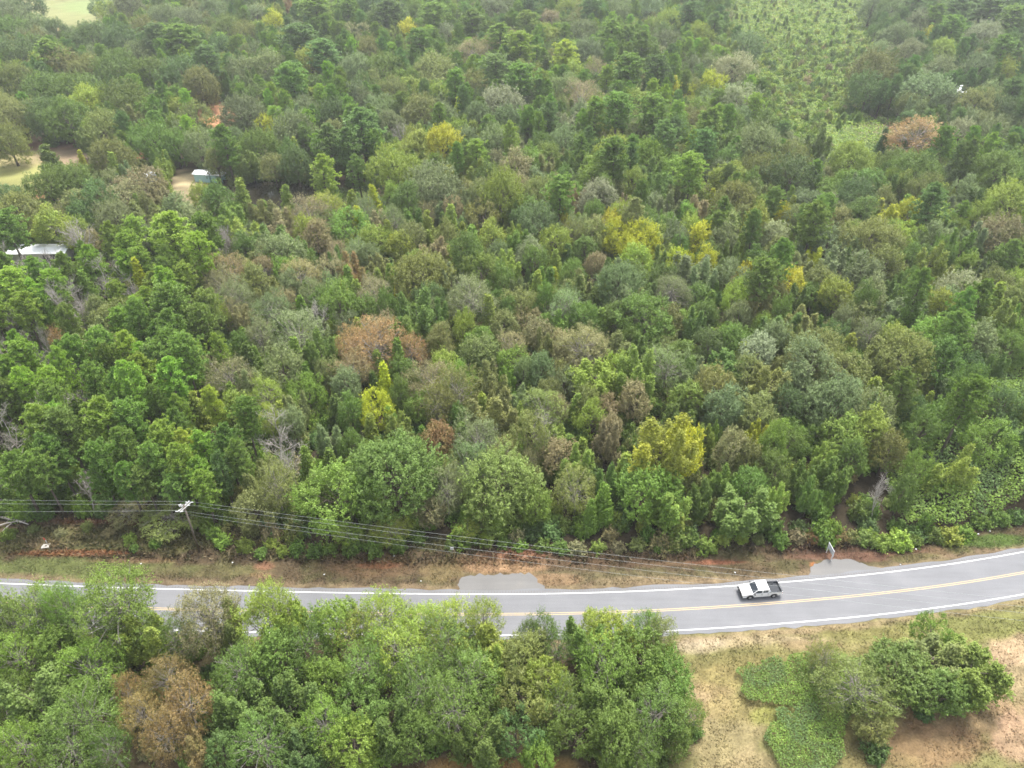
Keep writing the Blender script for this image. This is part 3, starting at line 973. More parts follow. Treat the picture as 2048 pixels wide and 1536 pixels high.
# ------------------------------------------------------------------ labels for trees
MARKS = [((1518, 1180), 'white pickup truck'), ((385, 1040), 'utility pole'), ((905, 1090), 'small white square sign'), ((1657, 1090), 'tilted white roadside sign'),
         ((1330, 905), 'big yellow tree'), ((755, 700), 'rusty brown oak'), ((550, 383), 'dark pond'), ((415, 355), 'teal shed'), ((80, 515), 'long white roof'),
         ((1838, 275), 'pinkish brown tree'), ((1812, 432), 'orange-tipped yellow tree'), ((1400, 482), 'bright yellow round tree'), ((435, 230), 'red dirt yard'),
         ((100, 25), 'upper left pasture'), ((1620, 120), 'overgrown sapling clearing'), ((60, 345), 'left yellow-green field'), ((995, 1167), 'left paved apron'),
         ((1690, 1140), 'right paved apron'), ((1600, 1480), 'ivy patch'), ((355, 1400), 'lower brown tree'), ((1920, 190), 'far white roof'), ((783, 955), 'big round green tree'),
         ((1096, 315), 'bright domed tree'), ((1670, 815), 'big silvery oak'), ((900, 295), 'yellow crown above pond'), ((1850, 1000), 'vine-smothered slope'), ((370, 1150), 'sparse roadside tree')]
ORD = ['', 'second ', 'third ', 'fourth ', 'fifth ', 'sixth ', 'seventh ', 'eighth ', 'ninth ', 'tenth ', 'eleventh ', 'twelfth ', 'thirteenth ', 'fourteenth ', 'fifteenth ',
       'sixteenth ', 'seventeenth ', 'eighteenth ', 'nineteenth ', 'twentieth ']
SPECIAL = {
    'bigyellow': 'tall big yellow tree standing behind the road verge, brightest crown in the woods',
    'rusty': 'wide rusty brown oak with bare limbs showing in the middle of the woods',
    'pinkish': 'big domed pinkish brown tree beside the vine column at the far right clearing',
    'yellowpair': 'yellow tree just left of the orange-tipped tree at the right of the woods',
    'orangetip': 'yellow tree with orange tips at the right of the woods',
    'yellowcentre': 'bright yellow round tree right of the photo centre among green crowns',
    'yellowright': 'bright lime-yellow round tree on the right, lowest of the right yellow trees',
    'dome': 'bright green smooth domed tree in the upper middle of the woods',
    'roundgreen': 'big round fresh green tree at the wood edge left of the small square sign',
    'secondround': 'big round fresh green tree at the wood edge behind the small square sign',
    'lowround': 'low round green tree at the wood edge behind the pickup truck',
    'bigsilver': 'big silvery green oak with wide crown above the right wood edge',
    'vineedge': 'rounded yellow-green tree at the wood edge right of the tilted white sign',
    'sparse': 'thin tan-green tree with pale limbs that lets the road show through',
    'browntree': 'brown-leaved tree with pale limbs in the lower left foreground, widest of the brown ones',
    'leftround': 'large round green tree in the lower left corner of the photo',
    'livetree': 'thin olive tree with broken pale limbs over the ivy patch',
    'roundlawn': 'olive green tree in the middle of the clump on the lawn',
    'brightlawn': 'bright green rightmost tree of the clump on the lawn',
    'lawnshrub': 'dark green round shrub on the lawn right of the ivy patch',
}


def size_word(t):
    k, w = t['kind'], t['w']
    a, b = {'B': (6.5, 10), 'P': (5.2, 7.5), 'C': (2.8, 4.5), 'S': (7, 10), 'D': (6, 9), 'H': (2.2, 4)}[k]
    return 'small' if w < a else ('large' if w > b else 'medium')


def dirword(dx, dy):
    a = math.degrees(math.atan2(-dy, dx)) % 360
    return ['right of', 'above and right of', 'above', 'above and left of', 'left of', 'below and left of', 'below', 'below and right of'][int(((a + 22.5) % 360) // 45)]


LOOKS = {'B': 'broadleaf tree', 'P': 'pine', 'C': 'young tree', 'S': 'thin-leaved tree', 'D': 'bare tree', 'H': 'shrub'}
buckets = {}
for t in indiv:
    if t['name']:
        t['label'] = SPECIAL[t['name']]
        continue
    best = min(MARKS, key=lambda m: (m[0][0] - t['px']) ** 2 + (m[0][1] - t['py']) ** 2)
    dx, dy = t['px'] - best[0][0], t['py'] - best[0][1]
    c = 'pale grey' if t['kind'] == 'D' else CNAME[t['col']]
    key = (size_word(t), c, LOOKS[t['kind']], dirword(dx, dy), best[1])
    buckets.setdefault(key, []).append((math.hypot(dx, dy), t))
for key, L in buckets.items():
    L.sort(key=lambda q: q[0])
    for i, (_, t) in enumerate(L):
        s, c, k, d, m = key
        t['label'] = f"{s} {c} {k}, {ORD[min(i, 19)]}nearest {d} the {m}" if len(L) > 1 else f"{s} {c} {k} {d} the {m}"

# ------------------------------------------------------------------ build individual trees
PROTO = {}
vrand = random.Random(3)


def jitter_col(c, amt=.16):
    k = vrand.uniform(1 - amt, 1 + amt)
    return tuple(v * k * vrand.uniform(.93, 1.07) for v in c)


def build_tree(t):
    kind = t['kind']
    vi = vrand.randrange(len(VAR[kind]))
    if kind == 'B': vi = NB + vrand.randrange(3) if t['w'] > 10.3 else vrand.randrange(NB)
    cm, tm, R0, H0, cf = VAR[kind][vi]
    key = (kind, vi)
    if key not in PROTO:
        root = empty(KNAME[kind])
        tr = link('stem' if kind == 'H' else 'trunk', tm, root)
        cr = link('crown', cm, root) if cm else None
        PROTO[key] = (root, cr, tr)
    else:
        r0, c0, t0 = PROTO[key]
        root = r0.copy(); C.objects.link(root)
        tr = t0.copy(); C.objects.link(tr); tr.parent = root
        cr = None
        if c0:
            cr = c0.copy(); C.objects.link(cr); cr.parent = root
    s = t['w'] / (2 * R0)
    root.location = (t['X'], t['Y'], 0)
    an = vrand.uniform(.84, 1.18) if kind in 'BS' else vrand.uniform(.93, 1.07)
    hn = min(t['H'], tree_height(kind, t['w']) * 1.15)
    root.scale = (s * an, s / an, hn / H0)
    if t['H'] > hn * 1.02 and kind != 'D' and cr:      # a taller trunk under a crown of natural depth
        cr.location = (0, 0, (t['H'] - hn) * H0 / hn)
        tr.scale = (1, 1, t['H'] / hn)
    else:
        if cr: cr.location = (0, 0, 0)
        tr.scale = (1, 1, t['H'] / hn if kind == 'D' else 1)
    root.rotation_euler = (vrand.uniform(-.06, .06), vrand.uniform(-.06, .06), vrand.uniform(0, 6.28))
    col = jitter_col(COL[t['col']])
    aut = {'Y': 1.0, 'y': .6, 'l': .35, 'o': .2, 'b': .35, 'r': .4, 't': .35, 'g': .08}.get(t['col'], 0.0) * vrand.uniform(.3, 1) if kind in 'BSC' else 0.0
    if kind == 'P': col = (col[0] * 1.42, col[1] * 1.38, col[2] * 1.5)
    if cr: cr.color = (*col, 1 - aut)
    tag(root, t['label'], KCAT[kind], KGROUP[kind])
    return root


for t in indiv:
    build_tree(t)

# ------------------------------------------------------------------ mass of the far and filling woodland: geometry-node instances
def scatter(name, items, label, cat, group_kinds, mat_leaf):
    """items: list of (x,y,z,sx,sy,sz,rot,kind,variant,(r,g,b)) -> ONE stuff object"""
    n = len(items)
    me = bpy.data.meshes.new(name)
    me.vertices.add(n)
    me.vertices.foreach_set('co', np.array([i[:3] for i in items], np.float32).ravel())
    a = me.attributes.new('scl', 'FLOAT_VECTOR', 'POINT'); a.data.foreach_set('vector', np.array([i[3:6] for i in items], np.float32).ravel())
    a = me.attributes.new('rot', 'FLOAT_VECTOR', 'POINT'); a.data.foreach_set('vector', np.array([(0, 0, i[6]) for i in items], np.float32).ravel())
    keys = sorted({(i[7], i[8]) for i in items})
    a = me.attributes.new('vi', 'INT', 'POINT'); a.data.foreach_set('value', np.array([keys.index((i[7], i[8])) for i in items], np.int32))
    a = me.attributes.new('leafcol', 'FLOAT_COLOR', 'POINT'); a.data.foreach_set('color', np.array([(*i[9], 1) for i in items], np.float32).ravel())
    o = link(name, me)
    ng = bpy.data.node_groups.new(name + '_scatter', 'GeometryNodeTree')
    ng.interface.new_socket('Geometry', in_out='INPUT', socket_type='NodeSocketGeometry')
    ng.interface.new_socket('Geometry', in_out='OUTPUT', socket_type='NodeSocketGeometry')
    N, L = ng.nodes, ng.links
    gi, go = N.new('NodeGroupInput'), N.new('NodeGroupOutput')
    def named(nm, dt):
        q = N.new('GeometryNodeInputNamedAttribute'); q.data_type = dt
        q.inputs['Name'].default_value = nm
        return [s for s in q.outputs if s.enabled and s.name == 'Attribute'][0]
    scl, rot, vi = named('scl', 'FLOAT_VECTOR'), named('rot', 'FLOAT_VECTOR'), named('vi', 'INT')
    jg = N.new('GeometryNodeJoinGeometry')
    for ki, (kind, v) in enumerate(keys):
        src = PROTO[(kind, v)]
        parts = []
        if src[1]:
            oi = N.new('GeometryNodeObjectInfo'); oi.inputs['Object'].default_value = src[1]; oi.transform_space = 'ORIGINAL'
            sm = N.new('GeometryNodeSetMaterial'); sm.inputs['Material'].default_value = mat_leaf
            L.new(oi.outputs['Geometry'], sm.inputs['Geometry'])
            parts.append(sm.outputs[0])
        oi = N.new('GeometryNodeObjectInfo'); oi.inputs['Object'].default_value = src[2]; oi.transform_space = 'ORIGINAL'
        parts.append(oi.outputs['Geometry'])
        j2 = N.new('GeometryNodeJoinGeometry')
        for p_ in parts: L.new(p_, j2.inputs[0])
        ip = N.new('GeometryNodeInstanceOnPoints')
        cmp_ = N.new('FunctionNodeCompare'); cmp_.data_type = 'INT'; cmp_.operation = 'EQUAL'
        ins = [s for s in cmp_.inputs if s.enabled]
        L.new(vi, ins[0]); ins[1].default_value = ki
        L.new(gi.outputs[0], ip.inputs['Points'])
        L.new(cmp_.outputs[0], ip.inputs['Selection'])
        L.new(j2.outputs[0], ip.inputs['Instance'])
        L.new(rot, ip.inputs['Rotation'])
        L.new(scl, ip.inputs['Scale'])
        L.new(ip.outputs[0], jg.inputs[0])
    L.new(jg.outputs[0], go.inputs[0])
    md = o.modifiers.new('scatter', 'NODES')
    md.node_group = ng
    tag(o, label, cat, kind='stuff')
    return o


def as_item(t):
    kind = t['kind']
    vs = [v for k, v in PROTO if k == kind and (k != 'B' or v < NB)]
    v = vrand.choice(vs)
    _, _, R0, H0, _ = VAR[kind][v]
    s = t['w'] / (2 * R0)
    col = jitter_col(COL[t['col']])
    if kind == 'P': col = tuple(c * 1.4 for c in col)
    return (t['X'], t['Y'], 0, s * vrand.uniform(.93, 1.07), s, t['H'] / H0, vrand.uniform(0, 6.28), kind, v, col)


scatter('woodland', [as_item(t) for t in far if t['Y'] < 660], 'mass of smaller green tree crowns filling in between and beyond the separate trees', 'woodland', None, M_LEAF_I)

# understorey: low bushes closing the gaps below the crowns
und = []
ur = random.Random(21)
for _ in range(11500):
    Y = math.sqrt(ur.uniform(42 ** 2, 420 ** 2)) if ur.random() < .55 else math.sqrt(ur.uniform(42 ** 2, 200 ** 2))
    X = ur.uniform(-1, 1) * (Y * .78 + 25)
    bx, by, _ = px(X, Y)
    ry = road_y(X)
    if Y > ry:
        if by > np.interp(bx, NEX, NEY) - 2: continue
    else:
        if Y > ry - 6.5 or bx > 1350 or (800 < bx < 1200 and by > 1490): continue
    if in_ell(bx, by, FIELD_NO_BASE, .95): continue
    if bx > 1740 and pip(np.array([bx]), np.array([by]), VINE)[0]: continue
    w = ur.uniform(2.0, 4.6)
    col = ur.choice('ggggoodlkt') if bx > 470 or by > 1180 else ur.choice('ggkkod')
    und.append((X, Y, 0, w / 2.9, w / 2.9, ur.uniform(.9, 2.3), ur.uniform(0, 6.28), 'H', ur.choice([v for k, v in PROTO if k == 'H']), jitter_col(COL[col], .2)))
scatter('undergrowth', und, 'tangled low green undergrowth covering the forest floor between the trunks', 'undergrowth', None, M_LEAF_I)

# ------------------------------------------------------------------ ground: one sheet, colours of soil, grass and dirt lie on it in world positions
def axis(fine0, fine1, step, lo, hi, grow=1.25, cap=1e9):
    a = list(np.arange(fine0, fine1, step))
    s, x = step, fine1
    while x < hi:
        a.append(x); s = min(s * grow, cap); x += s
        if x > 700: cap = 1e9
    a.append(hi)
    s, x, b = step, fine0, []
    while x > lo:
        s = min(s * grow, 4 if x > -420 else 1e9); x -= s
        b.append(max(x, lo))
    return np.array(sorted(set(b + a)))


gx = axis(-92, 92, .42, -3900, 3900, 1.25, 4)
gy = axis(38, 92, .34, -600, 5900, 1.2, 3)
GX, GY = np.meshgrid(gx, gy)
PX, PY, DEP = px(GX, GY)
front = DEP > 5
PX = np.where(front, PX, -9999)
PY = np.where(front, PY, 9999)
gc = np.empty(GX.shape + (3,))
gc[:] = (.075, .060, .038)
n1 = vnoise(GX, GY, 2.2, 1)
n2 = vnoise(GX, GY, .8, 2)
n3 = vnoise(GX, GY, 7.0, 3)
wob = (n1 - .5) * 1.0 + (n2 - .5) * .6 + (n3 - .5) * .6
# verge and lawn base (everything between the two tree lines)
offs = GY - road_y(GX)
nedge = np.interp(PX, NEX, NEY)


def blend(mask, col, var=.0):
    global gc
    m = np.clip(mask, 0, 1)[..., None]
    gc = gc * (1 - m) + np.array(col) * m


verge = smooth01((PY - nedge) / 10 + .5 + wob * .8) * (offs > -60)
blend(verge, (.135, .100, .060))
gn = smooth01((n1 * .6 + n2 * .4 - .42) * 5)
blend(verge * gn * .5, (.135, .135, .055))
south = (offs < -3.0) & (GX > 12)
lawn = smooth01((-offs - 3.2) / .8) * smooth01((GX - 12 + wob * 4) / 5)
blend(lawn, (.205, .195, .078))

PATCH = [  # x y rx ry colour amount (photo pixels on the ground)
    (140, 1134, 270, 24, (.150, .180, .06), .85), (400, 1140, 160, 18, (.17, .16, .07), .6), (250, 1078, 300, 26, (.17, .17, .065), .7), (1200, 1150, 300, 12, (.20, .17, .09), .6), (1980, 1082, 110, 16, (.10, .165, .035), .85), (1900, 1100, 60, 12, (.16, .18, .06), .6),
    (160, 1104, 130, 5, (.40, .185, .09), .85), (60, 1104, 40, 4, (.36, .18, .09), .6), (270, 1118, 110, 6, (.24, .15, .085), .6), (90, 1086, 40, 12, (.30, .20, .12), .6),
    (527, 1130, 22, 11, (.33, .16, .10), .6), (523, 1150, 26, 8, (.36, .24, .13), .6), (320, 1042, 260, 9, (.20, .085, .05), .65), (300, 1070, 330, 24, (.15, .135, .06), .55),
    (740, 1130, 110, 28, (.20, .125, .07), .6), (760, 1128, 50, 7, (.33, .15, .08), .6), (1010, 1125, 95, 24, (.40, .255, .145), .9), (1040, 1108, 70, 12, (.34, .16, .10), .7),
    (880, 1140, 50, 26, (.27, .20, .10), .6), (860, 1090, 50, 16, (.13, .135, .05), .7), (1110, 1158, 60, 14, (.34, .22, .13), .7), (1330, 1160, 160, 9, (.36, .27, .16), .6),
    (1250, 1120, 230, 14, (.16, .10, .062), .6), (1400, 1124, 120, 5, (.34, .22, .13), .5), (1430, 1122, 60, 5, (.30, .10, .06), .6), (1500, 1140, 60, 16, (.17, .125, .07), .6),
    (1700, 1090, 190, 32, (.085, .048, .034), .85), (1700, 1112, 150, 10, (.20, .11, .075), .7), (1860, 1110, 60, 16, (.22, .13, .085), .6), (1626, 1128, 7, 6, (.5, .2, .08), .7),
    (1850, 1118, 70, 12, (.15, .16, .06), .6),
    (1560, 1285, 240, 16, (.42, .33, .20), .75), (1400, 1290, 60, 20, (.44, .36, .24), .8), (1750, 1262, 300, 14, (.40, .31, .17), .6), (1640, 1310, 260, 28, (.22, .20, .075), .75),
    (1850, 1270, 260, 22, (.22, .215, .07), .75), (1960, 1250, 160, 30, (.21, .22, .07), .7), (1480, 1330, 100, 26, (.25, .21, .085), .6), (1620, 1288, 60, 10, (.36, .25, .15), .5),
    (1450, 1480, 90, 110, (.34, .27, .145), .65), (1420, 1400, 60, 40, (.42, .30, .19), .7), (1480, 1415, 80, 34, (.30, .25, .10), .7), (1540, 1430, 50, 20, (.26, .27, .075), .7),
    (1440, 1360, 50, 40, (.33, .26, .11), .6), (1500, 1530, 60, 40, (.33, .26, .14), .65), (1990, 1350, 90, 70, (.37, .28, .165), .75), (1930, 1430, 130, 50, (.36, .24, .14), .7),
    (1850, 1490, 150, 50, (.30, .19, .105), .8), (2030, 1300, 60, 30, (.44, .32, .20), .8), (2040, 1480, 60, 60, (.42, .28, .18), .8), (1700, 1500, 26, 60, (.22, .19, .08), .9),
    (1760, 1530, 80, 26, (.28, .22, .10), .6), (980, 1535, 190, 26, (.30, .19, .075), .9), (980, 1580, 260, 40, (.30, .20, .09), .9),
    (60, 350, 110, 52, (.28, .28, .10), .95), (150, 318, 90, 18, (.30, .225, .145), .9), (30, 322, 60, 14, (.36, .30, .16), .7), (90, 292, 60, 8, (.22, .12, .08), .7),
    (100, 26, 130, 42, (.24, .25, .11), .95), (200, 12, 90, 18, (.22, .27, .11), .9), (110, 58, 22, 6, (.45, .30, .16), .7), (435, 232, 40, 26, (.46, .24, .13), .95), (425, 242, 14, 8, (.62, .25, .11), .9),
    (275, 312, 18, 8, (.6, .22, .12), .95), (75, 394, 22, 14, (.55, .25, .14), .95), (375, 378, 34, 46, (.42, .345, .20), .95), (295, 332, 30, 14, (.24, .17, .12), .9),
    (1728, 266, 80, 22, (.27, .21, .13), .9), (1690, 292, 100, 34, (.12, .16, .045), .8), (700, 392, 46, 16, (.13, .18, .05), .9), (1600, 150, 190, 230, (.16, .22, .07), .8), (1555, 20, 14, 40, (.42, .30, .17), .8),
    (80, 540, 70, 14, (.3, .24, .16), .7),
]
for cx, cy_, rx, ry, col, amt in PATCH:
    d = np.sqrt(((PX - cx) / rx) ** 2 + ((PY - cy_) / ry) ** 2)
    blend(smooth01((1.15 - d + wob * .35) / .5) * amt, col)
# narrow dry strip beside the asphalt
strip = smooth01(1 - np.abs(np.abs(offs) - 4.6 + wob * .5) / 1.0)
blend(strip * .55 * (DEP < 200), (.34, .25, .155))
# dry tufts and bare spots
spk = (vnoise(GX, GY, .55, 7) - .5) * .5 + (vnoise(GX, GY, .3 * 4, 8) - .5) * .45
gc = gc * (1 + spk[..., None] * np.where(DEP < 250, .9, .4)[..., None])
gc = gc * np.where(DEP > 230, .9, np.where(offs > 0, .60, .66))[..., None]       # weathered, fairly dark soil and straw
gc = np.clip(gc, .005, .9)
GZ = np.zeros_like(GX)
bank = smooth01((offs - 7) / 9) * (1 - smooth01((offs - 60) / 30))
GZ += np.where(np.abs(offs) > 5.2, (vnoise(GX, GY, 1.1, 12) - .5) * .10 + (vnoise(GX, GY, .5, 14) - .5) * .05, 0) * (DEP < 220)
GZ -= smooth01(1 - np.abs(offs - 8.5) / 2.2) * .35 * (DEP < 220)           # shallow ditch north of the road
GZ -= .02
for cx, cy_, rx, ry in ((1002, 1168, 115, 30), (1690, 1142, 120, 34)):          # flat under the paved aprons
    GZ = np.where(((PX - cx) / rx) ** 2 + ((PY - cy_) / ry) ** 2 < 1.2, np.minimum(GZ, -.03), GZ)
nx_, ny_ = len(gx), len(gy)
V = np.stack([GX.ravel(), GY.ravel(), GZ.ravel()], 1)
idx = np.arange(nx_ * ny_).reshape(ny_, nx_)
Q = np.stack([idx[:-1, :-1].ravel(), idx[:-1, 1:].ravel(), idx[1:, 1:].ravel(), idx[1:, :-1].ravel()], 1)
gcol4 = np.concatenate([gc.reshape(-1, 3), np.ones((nx_ * ny_, 1))], 1)

m, nt, out = new_mat('ground')
b = nt.nodes.new('ShaderNodeBsdfPrincipled')
b.inputs['Roughness'].default_value = .95
b.inputs['Specular IOR Level'].default_value = .1
vc = nt.nodes.new('ShaderNodeAttribute'); vc.attribute_name = 'soil'
tc = nt.nodes.new('ShaderNodeTexCoord')
nz = nt.nodes.new('ShaderNodeTexNoise'); nz.inputs['Scale'].default_value = 3.2; nz.inputs['Detail'].default_value = 8; nz.inputs['Roughness'].default_value = .7
nt.links.new(tc.outputs['Object'], nz.inputs['Vector'])
mr = nt.nodes.new('ShaderNodeMapRange')
mr.inputs['From Min'].default_value = .3; mr.inputs['From Max'].default_value = .7
mr.inputs['To Min'].default_value = .62; mr.inputs['To Max'].default_value = 1.4
nt.links.new(nz.outputs['Fac'], mr.inputs['Value'])
vm = nt.nodes.new('ShaderNodeVectorMath'); vm.operation = 'SCALE'
nt.links.new(vc.outputs['Color'], vm.inputs[0]); nt.links.new(mr.outputs[0], vm.inputs['Scale'])
nt.links.new(vm.outputs[0], b.inputs['Base Color'])
bp = nt.nodes.new('ShaderNodeBump'); bp.inputs['Strength'].default_value = .5; bp.inputs['Distance'].default_value = .12
nt.links.new(nz.outputs['Fac'], bp.inputs['Height']); nt.links.new(bp.outputs[0], b.inputs['Normal'])
nt.links.new(b.outputs[0], out.inputs[0])
M_GROUND = m
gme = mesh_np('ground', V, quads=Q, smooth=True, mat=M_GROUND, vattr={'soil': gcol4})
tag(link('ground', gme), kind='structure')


def ground_col(X, Y):
    i = np.clip(np.searchsorted(gx, X), 0, nx_ - 1)
    j = np.clip(np.searchsorted(gy, Y), 0, ny_ - 1)
    return gc[j, i], GZ[j, i]


# ------------------------------------------------------------------ road
def ribbon(name, o0, o1, z, mat, x0=-240, x1=215, step=1.5, kind='structure', rag0=0, rag1=0, up=0.0):
    xs = np.arange(x0, x1, step)
    ys = road_y(xs)
    dy = np.gradient(ys, xs)
    nn = np.stack([-dy, np.ones_like(dy)], 1)
    nn /= np.linalg.norm(nn, axis=1)[:, None]
    r = np.random.default_rng(abs(hash(name)) % 1000 if False else len(name))
    j0 = (vnoise(xs, xs * 0, 1.7, 21) - .5) * 2 * rag0 + r.uniform(-.3, .3, len(xs)) * rag0
    j1 = (vnoise(xs, xs * 0, 1.9, 22) - .5) * 2 * rag1 + r.uniform(-.3, .3, len(xs)) * rag1
    a = np.stack([xs + nn[:, 0] * (o0 + j0), ys + nn[:, 1] * (o0 + j0), np.full_like(xs, z)], 1)
    c = np.stack([xs + nn[:, 0] * (o1 + j1), ys + nn[:, 1] * (o1 + j1), np.full_like(xs, z)], 1)
    V = np.concatenate([a, c])
    n = len(xs)
    q = [(i, i + 1, n + i + 1, n + i) for i in range(n - 1)]
    me = mesh_np(name, V, quads=np.array(q), mat=mat)
    o = link(name, me)
    if kind: o['kind'] = kind
    return o


def asphalt(name, base, dirt=(.30, .22, .14), amt=.25):
    m, nt, out = new_mat(name)
    N, L = nt.nodes, nt.links
    b = N.new('ShaderNodeBsdfPrincipled')
    b.inputs['Roughness'].default_value = .8
    b.inputs['Specular IOR Level'].default_value = .3
    g_ = N.new('ShaderNodeNewGeometry')
    n1 = N.new('ShaderNodeTexNoise'); n1.inputs['Scale'].default_value = 9; n1.inputs['Detail'].default_value = 8; n1.inputs['Roughness'].default_value = .75
    n2 = N.new('ShaderNodeTexNoise'); n2.inputs['Scale'].default_value = .16; n2.inputs['Detail'].default_value = 5
    mp = N.new('ShaderNodeMapping'); mp.inputs['Scale'].default_value = (.12, 1.6, 1)
    n3 = N.new('ShaderNodeTexNoise'); n3.inputs['Scale'].default_value = 1.1; n3.inputs['Detail'].default_value = 4
    L.new(g_.outputs['Position'], n1.inputs['Vector']); L.new(g_.outputs['Position'], n2.inputs['Vector'])
    L.new(g_.outputs['Position'], mp.inputs['Vector']); L.new(mp.outputs[0], n3.inputs['Vector'])
    def rng_(src, a, b_, c, d):
        q = N.new('ShaderNodeMapRange'); q.inputs[1].default_value = a; q.inputs[2].default_value = b_; q.inputs[3].default_value = c; q.inputs[4].default_value = d
        L.new(src, q.inputs[0]); return q.outputs[0]
    m1 = N.new('ShaderNodeMath'); m1.operation = 'MULTIPLY'
    L.new(rng_(n1.outputs['Fac'], .3, .7, .88, 1.12), m1.inputs[0]); L.new(rng_(n2.outputs['Fac'], .3, .7, .9, 1.1), m1.inputs[1])
    m2 = N.new('ShaderNodeMath'); m2.operation = 'MULTIPLY'
    L.new(m1.outputs[0], m2.inputs[0]); L.new(rng_(n3.outputs['Fac'], .3, .7, .94, 1.05), m2.inputs[1])
    vm = N.new('ShaderNodeVectorMath'); vm.operation = 'SCALE'; vm.inputs[0].default_value = base
    L.new(m2.outputs[0], vm.inputs['Scale'])
    mx = N.new('ShaderNodeMix'); mx.data_type = 'RGBA'
    L.new(rng_(n2.outputs['Fac'], .55, .8, 0, amt), mx.inputs[0]); L.new(vm.outputs[0], mx.inputs[6]); mx.inputs[7].default_value = (*dirt, 1)
    L.new(mx.outputs[2], b.inputs['Base Color'])
    bp = N.new('ShaderNodeBump'); bp.inputs['Strength'].default_value = .2; L.new(n1.outputs['Fac'], bp.inputs['Height']); L.new(bp.outputs[0], b.inputs['Normal'])
    L.new(b.outputs[0], out.inputs[0])
    return m


def worn_paint(name, col, wear=.3):
    m, nt, out = new_mat(name)
    N, L = nt.nodes, nt.links
    b = N.new('ShaderNodeBsdfPrincipled'); b.inputs['Roughness'].default_value = .6
    g_ = N.new('ShaderNodeNewGeometry')
    n1 = N.new('ShaderNodeTexNoise'); n1.inputs['Scale'].default_value = 3.5; n1.inputs['Detail'].default_value = 8
    L.new(g_.outputs['Position'], n1.inputs['Vector'])
    q = N.new('ShaderNodeMapRange'); q.inputs[1].default_value = .5; q.inputs[2].default_value = .75; q.inputs[3].default_value = 0; q.inputs[4].default_value = wear
    L.new(n1.outputs['Fac'], q.inputs[0])
    mx = N.new('ShaderNodeMix'); mx.data_type = 'RGBA'
    L.new(q.outputs[0], mx.inputs[0]); mx.inputs[6].default_value = (*col, 1); mx.inputs[7].default_value = (.25, .25, .26, 1)
    L.new(mx.outputs[2], b.inputs['Base Color']); L.new(b.outputs[0], out.inputs[0])
    return m


M_ROAD = asphalt('asphalt', (.165, .168, .178), amt=.04)
M_APRON = asphalt('apron_asphalt', (.155, .152, .148), amt=.15)
M_WHITE = worn_paint('white_paint', (.62, .62, .62), .35)
M_YELLOW = worn_paint('yellow_paint', (.50, .36, .17), .8)
ribbon("road", -4.15, 4.2, .015, M_ROAD, rag0=.22, rag1=.22)
WLINE = .16
for nm, a in (('road_marking', -3.48), ('road_marking', 3.34)):
    ribbon(nm, a, a + WLINE, .021, M_WHITE)
for a in (-.19, .09):
    ribbon('road_marking', a, a + .10, .021, M_YELLOW)
# rumble strip grooves along the north shoulder, painted-looking dark dashes are real shallow ribs
mb = MB()
xx = np.arange(-100, 100, .42)
yy = road_y(xx)
dd = np.gradient(yy, xx)
for x, y, d in zip(xx, yy, dd):
    nl = math.hypot(1, d)
    cx, cy_ = x - d / nl * 3.80, y + 1 / nl * 3.80
    mb.box((cx, cy_, .024), (.17, .34, .012), rz=math.atan(d))
tag(mb.obj('rumble_strip', simple_mat('rumble', (.16, .155, .15), .9)), kind='structure')


def flat_poly(name, pix, z, mat, rag=.15, kind='structure'):
    pts = [at(*p)[:2] for p in pix]
    out_ = []
    r = random.Random(len(name) + len(pix))
    for i in range(len(pts)):
        a, c = pts[i], pts[(i + 1) % len(pts)]
        n = max(1, int(math.hypot(a[0] - c[0], a[1] - c[1]) / .5))
        for k in range(n):
            t = k / n
            out_.append((a[0] + (c[0] - a[0]) * t + r.uniform(-rag, rag), a[1] + (c[1] - a[1]) * t + r.uniform(-rag, rag), z))
    me = bpy.data.meshes.new(name)
    me.from_pydata(out_, [], [tuple(range(len(out_)))])
    me.materials.append(mat)
    o = link(name, me)
    if kind: o['kind'] = kind
    return o


def smooth_loop(pix, it=2):
    for _ in range(it):
        o = []
        for i in range(len(pix)):
            a, c = pix[i], pix[(i + 1) % len(pix)]
            o += [(a[0] * .75 + c[0] * .25, a[1] * .75 + c[1] * .25), (a[0] * .25 + c[0] * .75, a[1] * .25 + c[1] * .75)]
        pix = o
    return pix


flat_poly('driveway_apron', [(905, 1187.5), (917, 1178), (920, 1160), (932, 1152), (962, 1149), (1010, 1147.5), (1058, 1146.5), (1070, 1152), (1082, 1168), (1096, 1184), (1100, 1187)], .011, M_APRON, .28)
flat_poly('driveway_apron', smooth_loop([(1590, 1168), (1616, 1158), (1618, 1140), (1632, 1126), (1655, 1119), (1700, 1118), (1722, 1126), (1745, 1134), (1790, 1141), (1800, 1147), (1700, 1158)], 2), .011, M_APRON, .22)

